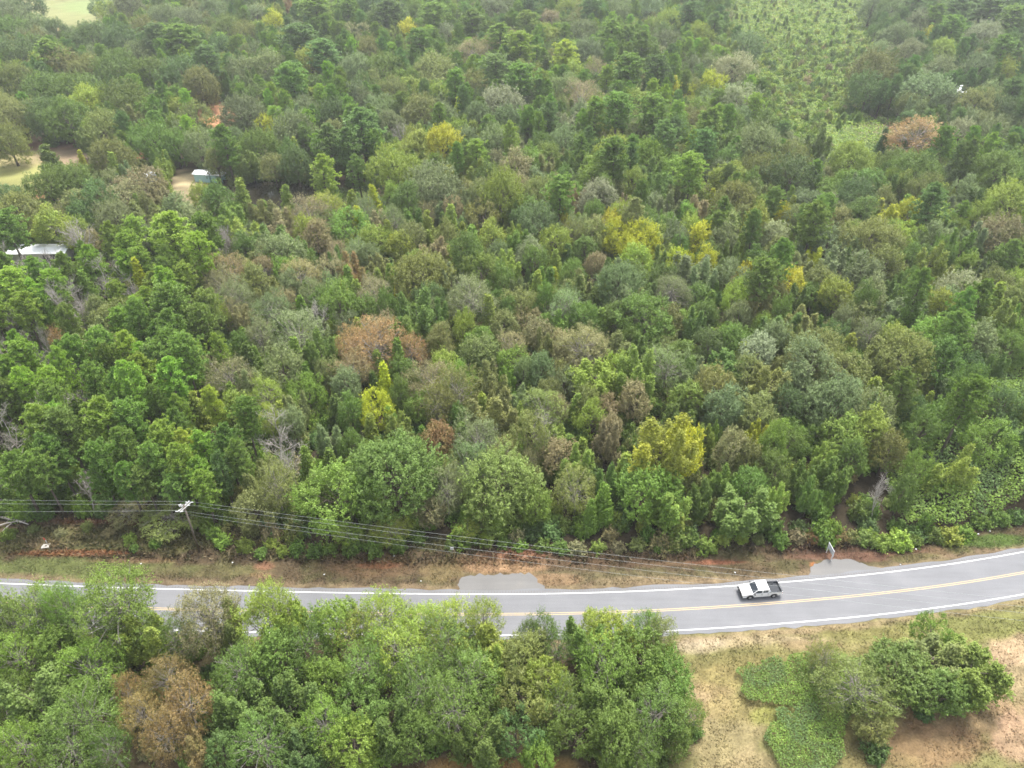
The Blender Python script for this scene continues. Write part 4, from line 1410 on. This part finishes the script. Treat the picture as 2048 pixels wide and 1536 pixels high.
# ------------------------------------------------------------------ leaf covers: ivy patch, vine slope, grass
def leaf_cover(name, poly, hfun, dens, size, cols, label, cat, seed=1, skirt=True):
    r = np.random.default_rng(seed)
    P = np.array([at(*p)[:2] for p in poly])
    lo, hi = P.min(0), P.max(0)
    n = int((hi - lo).prod() * dens)
    X = r.uniform(lo[0], hi[0], n); Y = r.uniform(lo[1], hi[1], n)
    jx = (vnoise(X, Y, 1.3, seed) - .5) * 1.6; jy = (vnoise(X, Y, 1.3, seed + 1) - .5) * 1.6
    k = pip(X + jx, Y + jy, [tuple(p) for p in P])
    X, Y = X[k], Y[k]
    n = len(X)
    h = hfun(X, Y)
    e = .15
    hx, hy = (hfun(X + e, Y) - h) / e, (hfun(X, Y + e) - h) / e
    nr = unit(np.stack([-hx, -hy, np.ones(n)], 1))
    Z = h * r.uniform(.55, 1.05, n) + .05
    Nn = unit(nr + r.normal(size=(n, 3)) * .45)
    cm = np.array([COL[c] if isinstance(c, str) else c for c in cols])
    sel = (vnoise(X, Y, 2.5, seed + 5) * len(cols) * 1.3 + r.uniform(-.5, .5, n) - .15 * len(cols)).astype(int).clip(0, len(cols) - 1)
    c4 = np.concatenate([cm[sel] * r.uniform(.8, 1.2, (n, 1)), np.ones((n, 1))], 1)
    me = leaf_mesh(name, np.stack([X, Y, Z], 1), Nn, size, .8, r, mat=M_LEAF_F, extra={'leafcol': c4})
    return tag(link(name, me), label, cat, kind='stuff')


IVY = [(1470, 1345), (1500, 1330), (1570, 1318), (1640, 1312), (1720, 1325), (1760, 1380), (1740, 1420), (1690, 1440), (1692, 1480), (1680, 1530), (1640, 1570), (1580, 1570), (1545, 1530),
       (1530, 1480), (1536, 1450), (1570, 1430), (1590, 1424), (1560, 1416), (1520, 1410), (1480, 1390)]
leaf_cover('ivy_patch', IVY, lambda X, Y: .45 + .6 * vnoise(X, Y, 1.4, 31) + .3 * vnoise(X, Y, .6, 32), 110, .19,
           ['g', 'k', 'g', 'd', 'g'], 'low bright green ivy spreading over the lawn beside the leaning trees', 'ivy', 5)


def vine_h(X, Y):
    return 1.2 + 5.5 * smooth01(vnoise(X, Y, 6.0, 41)) * (.5 + .5 * vnoise(X, Y, 2.4, 42)) + .8 * vnoise(X, Y, 1.1, 43)


leaf_cover('vine_cover', VINE, vine_h, 34, .34, ['d', 'g', 'k', 'k', 'g'], 'green kudzu vines smothering bushes on the slope at the right wood edge', 'vines', 6)
leaf_cover('clearing_weeds', [(1440, -20), (1745, -20), (1760, 150), (1730, 230), (1830, 300), (1800, 345), (1580, 345), (1490, 220)],
           lambda X, Y: .3 + 1.6 * smooth01(vnoise(X, Y, 5.0, 51)) * vnoise(X, Y, 2, 52) + .3, 5.5, .6, ['k', 'l', 'g', 'l', 'k', 'k', 'g'],
           'yellow-green weeds and vines covering the overgrown clearing', 'weeds', 8)

# grass blades over verge and lawns
r = np.random.default_rng(77)
n = 260000
X = r.uniform(-80, 82, n); Y = r.uniform(40, 96, n)
bx, by, _ = px(X, Y)
off = Y - road_y(X)
k = (by < 1590) & (bx > -40) & (bx < 2090)
k &= ((off > 4.7) & (by > np.interp(bx, NEX, NEY) - 8)) | ((off < -4.6) & ((bx > 1320) | ((bx > 800) & (bx < 1200) & (by > 1490))))
k &= ~(((bx > 915) & (bx < 1085) & (by > 1147) & (off > 0)) | ((bx > 1610) & (bx < 1760) & (by > 1118) & (off > 0)))
k &= ~pip(bx, by, IVY)
k &= vnoise(X, Y, 1.6, 61) + r.uniform(-.35, .35, n) > np.where(off > 0, .34, .52)
X, Y = X[k], Y[k]; off = off[k]
n = len(X)
gcx, gz = ground_col(X, Y)
hh = r.uniform(.08, .24, n) * np.where((off > 9), 2.2, 1.0)
a = r.uniform(0, 2 * math.pi, n)
wd = hh * .42
lean = np.stack([np.cos(a * 3), np.sin(a * 3)], 1) * (hh * 1.1)[:, None]
p0 = np.stack([X - np.cos(a) * wd, Y - np.sin(a) * wd, gz], 1)
p1 = np.stack([X + np.cos(a) * wd, Y + np.sin(a) * wd, gz], 1)
p2 = np.stack([X + lean[:, 0], Y + lean[:, 1], gz + hh], 1)
V = np.stack([p0, p1, p2], 1).reshape(-1, 3)
gr = np.array([.10, .14, .04]); st = np.array([.42, .34, .2])
w1 = r.uniform(0, 1, (n, 1))
c = gcx * r.uniform(.75, 1.5, (n, 1))
c = np.where(w1 < .22, c * .72 + gr * .28, np.where(w1 > .88, c * .5 + st * .5, c))
me = mesh_np('grass', V, quads=np.arange(n * 3).reshape(-1, 3), mat=M_LEAF_F, fattr={'tint': r.uniform(.3, .6, n), 'leafcol': np.concatenate([c, np.ones((n, 1))], 1)})
tag(link('grass', me), 'short dry and green grass tufts on the road verge and lawn', 'grass', kind='stuff')

# ------------------------------------------------------------------ pond
m, nt, out = new_mat('pond_water')
b = nt.nodes.new('ShaderNodeBsdfPrincipled')
b.inputs['Base Color'].default_value = (.024, .022, .015, 1)
b.inputs['Roughness'].default_value = .08
b.inputs['Specular IOR Level'].default_value = .35
nz = nt.nodes.new('ShaderNodeTexNoise'); nz.inputs['Scale'].default_value = 1.2
bp = nt.nodes.new('ShaderNodeBump'); bp.inputs['Strength'].default_value = .08
nt.links.new(nz.outputs['Fac'], bp.inputs['Height']); nt.links.new(bp.outputs[0], b.inputs['Normal'])
nt.links.new(b.outputs[0], out.inputs[0])
flat_poly('pond', smooth_loop([(470, 374), (500, 358), (560, 354), (615, 362), (652, 386), (662, 402), (632, 430), (560, 446), (500, 438), (474, 404)], 2), .06, m, .2)['kind'] = 'structure'

# ------------------------------------------------------------------ pickup truck
M_TW = simple_mat('truck_white', (.78, .78, .78), .28, spec=.5, noise=.02)
M_TB = simple_mat('truck_black_trim', (.025, .025, .027), .5, noise=.1)
M_BED = simple_mat('bed_liner', (.045, .05, .058), .7, noise=.25, scale=2)
M_GL = simple_mat('dark_glass', (.02, .026, .034), .08, spec=.6, noise=.05)
M_TYRE = simple_mat('tyre', (.02, .02, .02), .85)
M_RIM = simple_mat('rim', (.55, .56, .58), .35, metal=.7)
M_LAMP = simple_mat('headlight', (.55, .57, .60), .15, spec=.6)
M_TAIL = simple_mat('tail_light', (.35, .02, .02), .3)
M_CHR = simple_mat('chrome', (.5, .5, .52), .25, metal=.8)


def arch(cx, r, z0, n=9):
    return [(cx + r * math.cos(math.pi - math.pi * i / (n - 1)), z0 + r * math.sin(math.pi - math.pi * i / (n - 1)) * .98) for i in range(n)]


tx, ty, _ = at(1518, 1188)
sl = (road_y(tx + 2) - road_y(tx - 2)) / 4
heading = math.pi + math.atan(float(sl))
truck = empty('pickup_truck', (tx, float(road_y(tx)) + 1.85, .02), heading)
tag(truck, 'white crew-cab pickup truck with an empty black bed driving along the road', 'pickup truck')
# x forward, width 2.0, length 5.8
mb = MB()
W = .99
zf = .42
low = [(-2.88, zf + .1)] + arch(-1.80, .46, zf) + arch(1.74, .50, zf) + [(2.80, zf), (2.90, .62), (2.92, .95), (2.80, 1.06), (2.2, 1.13), (1.42, 1.20), (1.37, .95), (-.95, .95), (-.95, .93), (-2.88, .93)]
mb.prism(low, -W + .03, W - .03)
# body sides of cab, bed rails, tailgate
mb.prism([(-.95, .70), (1.16, .70), (1.42, .95), (1.42, 1.20), (-.95, 1.22)], -W, W)
for s in (-1, 1):
    mb.prism([(-2.88, .56), (-2.36, .56), (-2.32, .9), (-1.3, .9), (-1.24, .56), (-.955, .56), (-.955, 1.26), (-2.88, 1.28)], s * W, s * (W - .11))
mb.prism([(-2.92, .60), (-2.82, .60), (-2.82, 1.28), (-2.92, 1.27)], -W + .01, W - .01)
# hood bulge and fender tops
mb.poly([(1.40, -.86, 1.18), (2.78, -.78, 1.05), (2.78, .78, 1.05), (1.40, .86, 1.18), (1.45, -.62, 1.27), (2.6, -.55, 1.13), (2.6, .55, 1.13), (1.45, .62, 1.27)],
        [(4, 5, 6, 7), (0, 1, 5, 4), (1, 2, 6, 5), (2, 3, 7, 6), (3, 0, 4, 7)])
# roof and pillars: cab greenhouse frame
zr = 1.84
R4 = lambda x0, x1, y, z: [(x0, -y, z), (x1, -y, z), (x1, y, z), (x0, y, z)]
mb.poly([(-.95, -.82, zr - .05), (.70, -.82, zr - .05), (.70, .82, zr - .05), (-.95, .82, zr - .05), (-.88, -.72, zr + .04), (.60, -.72, zr + .04), (.60, .72, zr + .04), (-.88, .72, zr + .04)],
        [(4, 5, 6, 7), (0, 1, 5, 4), (1, 2, 6, 5), (2, 3, 7, 6), (3, 0, 4, 7), (3, 2, 1, 0)])
for s in (-1, 1):
    for (xa, xb, rp) in ((1.46, .72, .055), (-.90, -.88, .10)):
        mb.tube([(xa, s * .92, 1.19), (xb, s * .80, zr - .04)], rp, 6)
    mb.tube([(.05, s * .93, 1.19), (.0, s * .81, zr - .04)], .085, 6)
    mb.box((-.11, s * .83, zr - .05), (1.60, .09, .12))
body = mb.obj('body', M_TW, truck)
bv = body.modifiers.new('bevel', 'BEVEL'); bv.width = .03; bv.segments = 2; bv.limit_method = 'ANGLE'
mb = MB(); mb.poly([(1.42, -.84, 1.215), (1.42, .84, 1.215), (.72, .74, zr - .05), (.72, -.74, zr - .05), (1.38, -.84, 1.2), (1.38, .84, 1.2), (.68, .74, zr - .07), (.68, -.74, zr - .07)],
                   [(0, 1, 2, 3), (4, 7, 6, 5), (0, 3, 7, 4), (1, 5, 6, 2), (0, 4, 5, 1), (3, 2, 6, 7)])
mb.obj('windshield', M_GL, truck)
mb = MB(); mb.poly([(-.97, -.76, 1.27), (-.97, .76, 1.27), (-.965, .70, zr - .10), (-.965, -.70, zr - .10), (-.93, -.76, 1.27), (-.93, .76, 1.27), (-.925, .70, zr - .10), (-.925, -.70, zr - .10)],
                   [(3, 2, 1, 0), (4, 5, 6, 7), (0, 4, 7, 3), (1, 2, 6, 5), (0, 1, 5, 4), (3, 7, 6, 2)])
mb.obj('rear_window', M_GL, truck)
for s in (-1, 1):
    for xa, xb, xc, xd in ((.15, 1.26, .66, .12), (-.78, -.07, -.10, -.76)):
        mb = MB()
        y0, y1 = s * .925, s * .825
        mb.poly([(xa, y0, 1.27), (xb, y0, 1.27), (xc, y1, zr - .13), (xd, y1, zr - .13), (xa, y0 - s * .04, 1.27), (xb, y0 - s * .04, 1.27), (xc, y1 - s * .04, zr - .13), (xd, y1 - s * .04, zr - .13)],
                [(0, 1, 2, 3), (7, 6, 5, 4), (0, 4, 5, 1), (1, 5, 6, 2), (2, 6, 7, 3), (3, 7, 4, 0)])
        mb.obj('side_window', M_GL, truck)
    # body-coloured lower door skin with dark gap lines
    mb = MB()
    for xg in (-.90, .05, 1.14):
        mb.box((xg, s * (W + .001), .9), (.018, .008, .56))
    mb.obj('door_seam', M_TB, truck)
    mb = MB()
    for xg in (.14, -.78):
        mb.box((xg + .0, s * (W + .02), 1.08), (.17, .03, .035))
    mb.obj('door_handle', M_TB, truck)
    mb = MB(); mb.box((1.22, s * 1.10, 1.27), (.14, .24, .20)); mb.box((1.22, s * .98, 1.2), (.06, .12, .05))
    q = mb.obj('mirror', M_TB, truck)
    for wx in (-1.80, 1.74):
        mb = MB(); mb.tube([(wx, s * .70, .38), (wx, s * .985, .38)], .385, 20)
        wh = mb.obj('wheel', M_TYRE, truck, smooth=False)
        mb = MB(); mb.tube([(wx, s * .95, .38), (wx, s * 1.0, .38)], .235, 16)
        mb.obj('rim', M_RIM, wh)
    mb = MB(); mb.box((2.87, s * .74, .88), (.10, .36, .17)); mb.obj('headlight', M_LAMP, truck)
    mb = MB(); mb.box((-2.90, s * .92, 1.02), (.06, .14, .38)); mb.obj('tail_light', M_TAIL, truck)
    mb = MB()
    for wx in (-1.80, 1.74):
        a = arch(wx, .52, .40, 11)
        mb.tube([(p[0], s * (W + .005), p[1]) for p in a], .035, 4)
    mb.obj('wheel_arch_trim', M_TB, truck)
mb = MB(); mb.box((-1.88, 0, .955), (1.86, 1.74, .03))
for k in range(9): mb.box((-1.88, -.76 + k * .19, .98), (1.80, .05, .025))
mb.box((-1.88, -.868, 1.04), (1.84, .012, .44)); mb.box((-1.88, .868, 1.04), (1.84, .012, .44)); mb.box((-2.80, 0, 1.04), (.012, 1.70, .44)); mb.box((-.965, 0, 1.0), (.012, 1.7, .40))
for s in (-1, 1):
    mb.box((-1.88, s * .935, 1.285), (1.90, .12, .03)); mb.box((-1.80, s * .76, 1.05), (.80, .20, .20))
mb.box((-2.87, 0, 1.29), (.09, 1.80, .03))
mb.obj('bed_liner', M_BED, truck)
mb = MB(); mb.box((-1.2, .62, 1.07), (.26, .30, .20)); mb.obj('bed_tool_box', simple_mat('tool_box', (.18, .20, .23), .5), truck)
mb = MB(); mb.box((2.93, 0, .60), (.18, 1.92, .26)); mb.box((2.96, 0, .9), (.05, 1.08, .24)); mb.box((2.90, 0, .42), (.12, 1.6, .12)); mb.obj('front_bumper', M_TB, truck)
mb = MB(); mb.box((2.985, 0, .9), (.02, 1.0, .05)); mb.obj('grille_bar', M_CHR, truck)
mb = MB(); mb.box((-2.98, 0, .60), (.18, 1.86, .20)); mb.obj('rear_bumper', M_CHR, truck)

# ------------------------------------------------------------------ utility pole and wires
M_POLE = simple_mat('pole_wood', (.15, .125, .10), .9, noise=.3)
M_GREY = simple_mat('weathered_crossarm', (.46, .45, .43), .6, noise=.1)
M_CER = simple_mat('insulator', (.78, .78, .78), .3)
bx_, by_, _ = at(398, 1103)
tl = at(376, 1008, 10.4)
pole = empty('utility_pole', (bx_, by_, 0))
tag(pole, 'dark wooden utility pole with white double crossarm at the left wood edge', 'utility pole')
PH = 10.4
mb = MB(); mb.tube([(0, 0, -.5), (0, 0, PH)], [.17, .11], 10); mb.obj('post', M_POLE, pole, smooth=True)
# crossarm axis from picture: runs from (357,1024) to (378,1003) -> nearly along +y with a little +x
A = at(358, 1023, PH - .35); B_ = at(379, 1004, PH - .35)
ax = Vector((B_[0] - A[0], B_[1] - A[1], 0)); L_ = ax.length; ax.normalize()
mid = Vector(((A[0] + B_[0]) / 2, (A[1] + B_[1]) / 2, 0))
pole.location = (mid.x, mid.y, 0)
# keep the pole's foot where it is seen
ang = math.atan2(ax.y, ax.x)
pr = Vector((-ax.y, ax.x, 0))
print('crossarm length', L_, 'pole base', bx_, by_, 'mid', mid)
L_ = min(L_, 3.2)
mb = MB()
for s in (-1, 1):
    mb.box(tuple(pr * (.17 * s) + Vector((0, 0, PH - .45))), (L_, .10, .13), rz=ang)
mb.obj('crossarm', M_GREY, pole)
mb = MB()
for s in (-1, 1):
    mb.tube([tuple(pr * .23 + ax * (s * L_ * .33) + Vector((0, 0, PH - .5))), tuple(pr * .16 + Vector((0, 0, PH - 1.3)))], .025, 5)
mb.obj('brace', M_GREY, pole)
ATT = []
for s in (-.48, 0.16, .48):
    base = ax * (s * L_) + Vector((0, 0, PH - .38))
    mb = MB()
    for q in (-1, 1):
        e = base + Vector((q * .55, 0, .02))
        mb.tube([tuple(base + Vector((q * .15, 0, 0))), tuple(e)], [.05, .06], 7)
    mb.tube([tuple(base), tuple(base + Vector((0, 0, .26)))], [.05, .08], 8)
    mb.obj('insulator', M_CER, pole)
    ATT.append(mid + base + Vector((0, 0, .2)))
mb = MB(); mb.tube([(-.35, -.1, PH - .2), (-.35, -.1, PH + .25)], .09, 8); mb.tube([(-.6, -.1, PH - .2), (-.6, -.1, PH + .15)], .07, 8); mb.tube([(-.6, -.1, PH - .1), (0, 0, PH - .2)], .03, 5)
mb.obj('cutout_switch', M_CER, pole)
M_WIRE = simple_mat('aluminium_wire', (.36, .38, .37), .5, metal=.3)


def wire(a, b, sag, label, rad=.013, n=26):
    mb = MB()
    a, b = Vector(a), Vector(b)
    pts = []
    for i in range(n + 1):
        t = i / n
        p = a.lerp(b, t)
        p.z -= sag * 4 * t * (1 - t)
        pts.append(tuple(p))
    mb.tube(pts, rad, 5)
    tag(mb.obj('overhead_wire', M_WIRE, None, True), label, 'wire', 'overhead wires of the roadside power line')


# west span ends left of the frame, east span crosses the road to a pole out of frame
WPX = [(-500, 1020), (-500, 999), (-500, 990)]
EPX = [(2300, 1252), (2300, 1240), (2300, 1226)]
names_w = ['lowest wire from the pole to the left edge', 'middle wire from the pole to the left edge', 'upper wire from the pole to the left edge']
names_e = ['lowest wire from the pole across the verge to the right', 'middle wire from the pole across the verge to the right', 'upper wire from the pole across the verge to the right']
for k in range(3):
    wire(ATT[k], at(*WPX[k], PH), .3, names_w[k])
    wire(ATT[k], at(*EPX[k], PH), .9, names_e[k])
wire(mid + Vector((0, 0, PH - 2.0)), at(2300, 1268, PH - 2.4), 1.2, 'thin lower cable below the three wires, running right from the pole', .012)
# foot of the pole as seen: a slight lean from foot to top
foot = Vector((bx_, by_, 0)) - Vector((mid.x, mid.y, 0))
post = [c for c in pole.children if c.name.startswith('post')][0]
post.data.transform(Matrix.Shear('XY', 4, (0, 0)))
for v in post.data.vertices:
    k = 1 - max(0, v.co.z) / PH
    v.co.x += foot.x * k * .9
    v.co.y += foot.y * k * .9

# ------------------------------------------------------------------ signs and small roadside things
M_SIGN = simple_mat('sign_white', (.74, .76, .78), .4, noise=.05)
M_SBLUE = simple_mat('sign_print', (.22, .32, .38), .5)
M_POST = simple_mat('galvanised_post', (.32, .33, .33), .5, metal=.4)
p = at(905, 1112)
sg = empty('roadside_sign', p)
tag(sg, 'small white square sign on a thin post on the verge left of the paved apron', 'sign')
mb = MB(); mb.tube([(0, 0, -.3), (0, 0, 1.9)], .03, 6); mb.obj('post', M_POST, sg)
mb = MB(); mb.box((0, -.04, 1.75), (.52, .03, .56)); pn = mb.obj('panel', M_SIGN, sg)
mb = MB(); mb.box((0, -.059, 1.72), (.34, .006, .05)); mb.box((0, -.059, 1.86), (.26, .006, .04)); mb.obj('print', M_SBLUE, pn)
# leaning real-estate board: seen from above, facing along the road
p = at(1657, 1112)
sg = empty('board_sign', p, math.radians(4))
tag(sg, 'tilted white board sign on posts above the right paved apron', 'sign')
M_ = Matrix.Rotation(math.radians(-6), 3, 'Y')
mb = MB(); mb.box((0, 0, 1.55), (.05, 1.9, 1.25), M=M_); pn = mb.obj('panel', M_SIGN, sg)
mb = MB()
for zz, ww in ((1.95, 1.3), (1.72, .9), (1.30, 1.5), (1.08, 1.1)):
    c = M_ @ Vector((-.032, 0, zz - 1.55)) + Vector((0, 0, 1.55))
    mb.box(tuple(c), (.008, ww, .09), M=M_)
    c = M_ @ Vector((.032, 0, zz - 1.55)) + Vector((0, 0, 1.55))
    mb.box(tuple(c), (.008, ww, .09), M=M_)
mb.obj('print', M_SBLUE, pn)
for s in (-1, 1):
    mb = MB(); mb.box((.0, s * .82, .75), (.09, .09, 1.9), M=Matrix.Rotation(math.radians(-3), 3, 'Y')); mb.obj('post', M_SIGN, sg)
# marker post and concrete slab on the left verge
p = at(92, 1093)
tag(link('concrete_slab', (lambda q: (q.box((p[0], p[1], .06), (1.15, .8, .22), rz=.2), q.box((p[0], p[1] + .05, .19), (.7, .45, .06), rz=.2), q.mesh('concrete_slab', simple_mat('concrete', (.52, .49, .44), .9)))[-1])(MB())),
    'pale concrete utility slab on the red dirt of the left verge', 'utility slab')
p = at(94, 1086)
mk = empty('marker_post', p)
tag(mk, 'short red and white marker post beside the concrete slab', 'marker post')
mb = MB(); mb.tube([(0, 0, -.2), (0, 0, .7)], .06, 8); mb.obj('post', M_SIGN, mk)
mb = MB(); mb.tube([(-.02, 0, .7), (-.14, 0, 1.15)], .07, 8); mb.obj('cap', simple_mat('marker_red', (.5, .05, .04), .5), mk)
# litter
LIT = [(1957, 1068, 'upper left piece of white litter by the right grass verge'), (1980, 1062, 'right piece of white litter by the right grass verge'), (1832, 1098, 'small white litter scrap at the right wood edge'),
       (842, 1162, 'small white litter scrap on the verge above the road'), (788, 1112, 'white litter scrap below the wood edge left of the square sign'), (282, 1127, 'white litter scrap on the left verge'),
       (465, 1125, 'white litter scrap on the brown verge near the sparse tree'), (1470, 1145, 'tiny white scrap on the verge above the pickup'), (1801, 1129, 'small white scrap right of the second paved apron'),
       (648, 1149, 'white litter scrap on the verge in the middle left')]
for i, (x, y, lab) in enumerate(LIT):
    c = at(x, y, .12)
    rr = np.random.default_rng(i)
    mb = MB()
    pts = [(math.cos(a) * .14 * rr.uniform(.6, 1.2), math.sin(a) * .12 * rr.uniform(.6, 1.2), rr.uniform(-.03, .05)) for a in np.linspace(0, 2 * math.pi, 7)[:-1]]
    pts = [tuple(np.array(q) + c) for q in pts] + [(c[0], c[1], c[2] + .1), (c[0], c[1], c[2] - .08)]
    mb.poly(pts, [(k, (k + 1) % 6, 6) for k in range(6)] + [((k + 1) % 6, k, 7) for k in range(6)])
    tag(mb.obj('litter', M_SIGN), lab, 'litter', 'scraps of white litter on the verge')
# broken snag, fallen trunks
p = at(545, 1046)
sn = empty('tree_stump', (p[0], p[1], 0))
tag(sn, 'tall broken grey tree stump at the wood edge right of the utility pole', 'tree stump')
mb = MB(); mb.tube([(0, 0, -.3), (-.1, .05, 1.8), (-.15, .1, 3.4), (-.1, .1, 4.1)], [.45, .36, .34, .2], 10); mb.tube([(-.12, .1, 3.3), (.35, -.1, 4.0)], [.16, .06], 6)
mb.obj('trunk', M_BARK_DEAD, sn, True)
LOGS = [((0, 1034), (58, 1049), .22, 'pale fallen trunk at the left edge of the photo'), ((-20, 1056), (50, 1040), .14, 'thin fallen trunk crossing the pale one at the left edge'),
        ((4, 1064), (24, 1046), .10, 'short fallen branch below the crossed trunks at the left edge')]
for a, b, rd, lab in LOGS:
    a, b = at(*a, .4), at(*b, .25)
    mb = MB(); a, b = Vector(a), Vector(b)
    mb.tube([tuple(a), tuple(a.lerp(b, .5) + Vector((0, .1, .12))), tuple(b)], [rd, rd * .8, rd * .35], 7)
    for k in (.4, .6, .8):
        c = a.lerp(b, k); mb.tube([tuple(c), tuple(c + Vector((.6, .7 * (-1 if k == .6 else 1), .5)))], [rd * .35, .015], 5)
    tag(mb.obj('fallen_trunk', M_BARK_DEAD, None, True), lab, 'fallen trunk', 'fallen trunks at the left edge')
# the dark vine column by the pinkish tree
c = at(1756, 302)

# ------------------------------------------------------------------ buildings among the trees
M_ROOF = simple_mat('white_metal_roof', (.80, .82, .84), .4, noise=.06, scale=1)
M_TEAL = simple_mat('teal_wall', (.36, .56, .56), .6, noise=.08)
M_PALE = simple_mat('pale_wall', (.55, .55, .52), .7)
M_DARK = simple_mat('dark_opening', (.03, .03, .035), .7)


def shed(name, loc, rz, w, d, h, wallm, roofm, label, cat, rise=.8, over=.35, opening=True, ribs=True):
    root = empty(name, loc, rz)
    tag(root, label, cat)
    mb = MB(); mb.poly([(-w / 2, -d / 2, -.2), (w / 2, -d / 2, -.2), (w / 2, d / 2, -.2), (-w / 2, d / 2, -.2), (-w / 2, -d / 2, h), (w / 2, -d / 2, h), (w / 2, d / 2, h), (-w / 2, d / 2, h), (-w / 2, 0, h + rise), (w / 2, 0, h + rise)],
                       [(0, 1, 5, 4), (2, 3, 7, 6), (3, 0, 4, 8, 7), (1, 2, 6, 9, 5)])
    mb.obj('wall', wallm, root)
    mb = MB()
    t = .08
    k = rise / (d / 2)
    e = d / 2 + over
    for s in (-1, 1):
        x0, x1 = -w / 2 - over, w / 2 + over
        a = [(x0, 0, h + rise + .02), (x1, 0, h + rise + .02), (x1, s * e, h - k * over + .02), (x0, s * e, h - k * over + .02)]
        mb.poly(a + [(x, y, z + t) for x, y, z in a], [(0, 3, 2, 1), (4, 5, 6, 7), (0, 1, 5, 4), (1, 2, 6, 5), (2, 3, 7, 6), (3, 0, 4, 7)])
        if ribs:
            for x in np.arange(x0 + .3, x1, .6):
                mb.poly([(x, 0, h + rise + .10), (x + .05, 0, h + rise + .10), (x + .05, s * e, h - k * over + .10), (x, s * e, h - k * over + .10), (x, 0, h + rise + .14), (x + .05, 0, h + rise + .14), (x + .05, s * e, h - k * over + .14), (x, s * e, h - k * over + .14)],
                        [(4, 5, 6, 7), (0, 3, 7, 4), (1, 5, 6, 2), (2, 6, 7, 3)])
    mb.obj('roof', roofm, root)
    if opening:
        mb = MB(); mb.box((w * .22, -d / 2 - .01, h * .42), (w * .22, .05, h * .8)); mb.obj('door', M_DARK, root)
        mb = MB(); mb.box((-w * .22, -d / 2 - .01, h * .6), (w * .16, .05, h * .3)); mb.obj('window', M_GL, root)
    return root


p = at(408, 364)
s_ = shed('shed', (p[0], p[1] + 1.6, 0), -.18, 5.2, 3.6, 2.6, M_TEAL, M_ROOF, 'teal shed with white metal roof and open lean-to beside the dark pond', 'shed', rise=.5, opening=False)
mb = MB(); mb.box((4.9, .2, 2.45), (4.4, 3.8, .09), M=Matrix.Rotation(.02, 3, 'Y')); mb.obj('lean_to_roof', M_ROOF, s_)
mb = MB(); mb.box((3.6, -1.2, 1.1), (1.8, .08, 2.3)); mb.box((4.9, 1.5, 1.1), (4.2, .08, 2.3)); mb.obj('lean_to_wall', M_TEAL, s_)
for x_ in (4.7, 6.8):
    mb = MB(); mb.box((x_, -1.4, 1.1), (.12, .12, 2.5)); mb.obj('post', M_TEAL, s_)
p = at(303, 364)
shed('shed', (p[0], p[1] + .8, 0), -.95, 3.6, 2.6, 2.1, M_PALE, M_ROOF, 'small white-roofed shed on bare soil left of the teal shed', 'shed', rise=.45)
p = at(80, 524)
shed('mobile_home', (p[0], p[1] + 2, 0), .03, 14.5, 5.0, 2.7, M_PALE, M_ROOF, 'long white-roofed mobile home half hidden by bare trees at the left', 'mobile home', rise=.45)
p = at(1920, 200)
shed('house', (p[0], p[1] + 3, 0), .1, 10, 7, 3.4, M_PALE, M_ROOF, 'house with pale white roof glimpsed between trees at the upper right', 'house', rise=1.6)
# parked car in the red dirt yard, far away
p = at(441, 196)
car = empty('parked_car', p, .4)
tag(car, 'white parked car under the trees above the red dirt yard', 'car')
mb = MB(); mb.prism([(-2.2, .35), (2.2, .35), (2.25, .75), (1.2, .95), (.6, 1.42), (-1.2, 1.45), (-1.9, 1.0), (-2.25, .9)], -.88, .88); bd = mb.obj('body', M_TW, car)
bv = bd.modifiers.new('bevel', 'BEVEL'); bv.width = .06; bv.segments = 2
mb = MB(); mb.prism([(-1.1, 1.0), (.9, 1.0), (.5, 1.36), (-1.05, 1.38)], -.89, .89); mb.obj('window', M_GL, car)
for wx in (-1.35, 1.35):
    for s in (-1, 1):
        mb = MB(); mb.tube([(wx, s * .7, .32), (wx, s * .9, .32)], .32, 12); mb.obj('wheel', M_TYRE, car)

# ------------------------------------------------------------------ haze
HAZE = 0.00022
m, nt, out = new_mat('haze')
v = nt.nodes.new('ShaderNodeVolumePrincipled')
v.inputs['Color'].default_value = (.95, .98, 1.0, 1)
v.inputs['Density'].default_value = HAZE
v.inputs['Anisotropy'].default_value = .3
nt.links.new(v.outputs[0], out.inputs['Volume'])
mb = MB()
mb.box((0, 2650, 43), (8000, 6800, 96))
if HAZE > 0:
    o = mb.obj('haze', m)
    tag(o, 'thin pale haze in the air over the woods', 'haze', kind='stuff')
print('done')
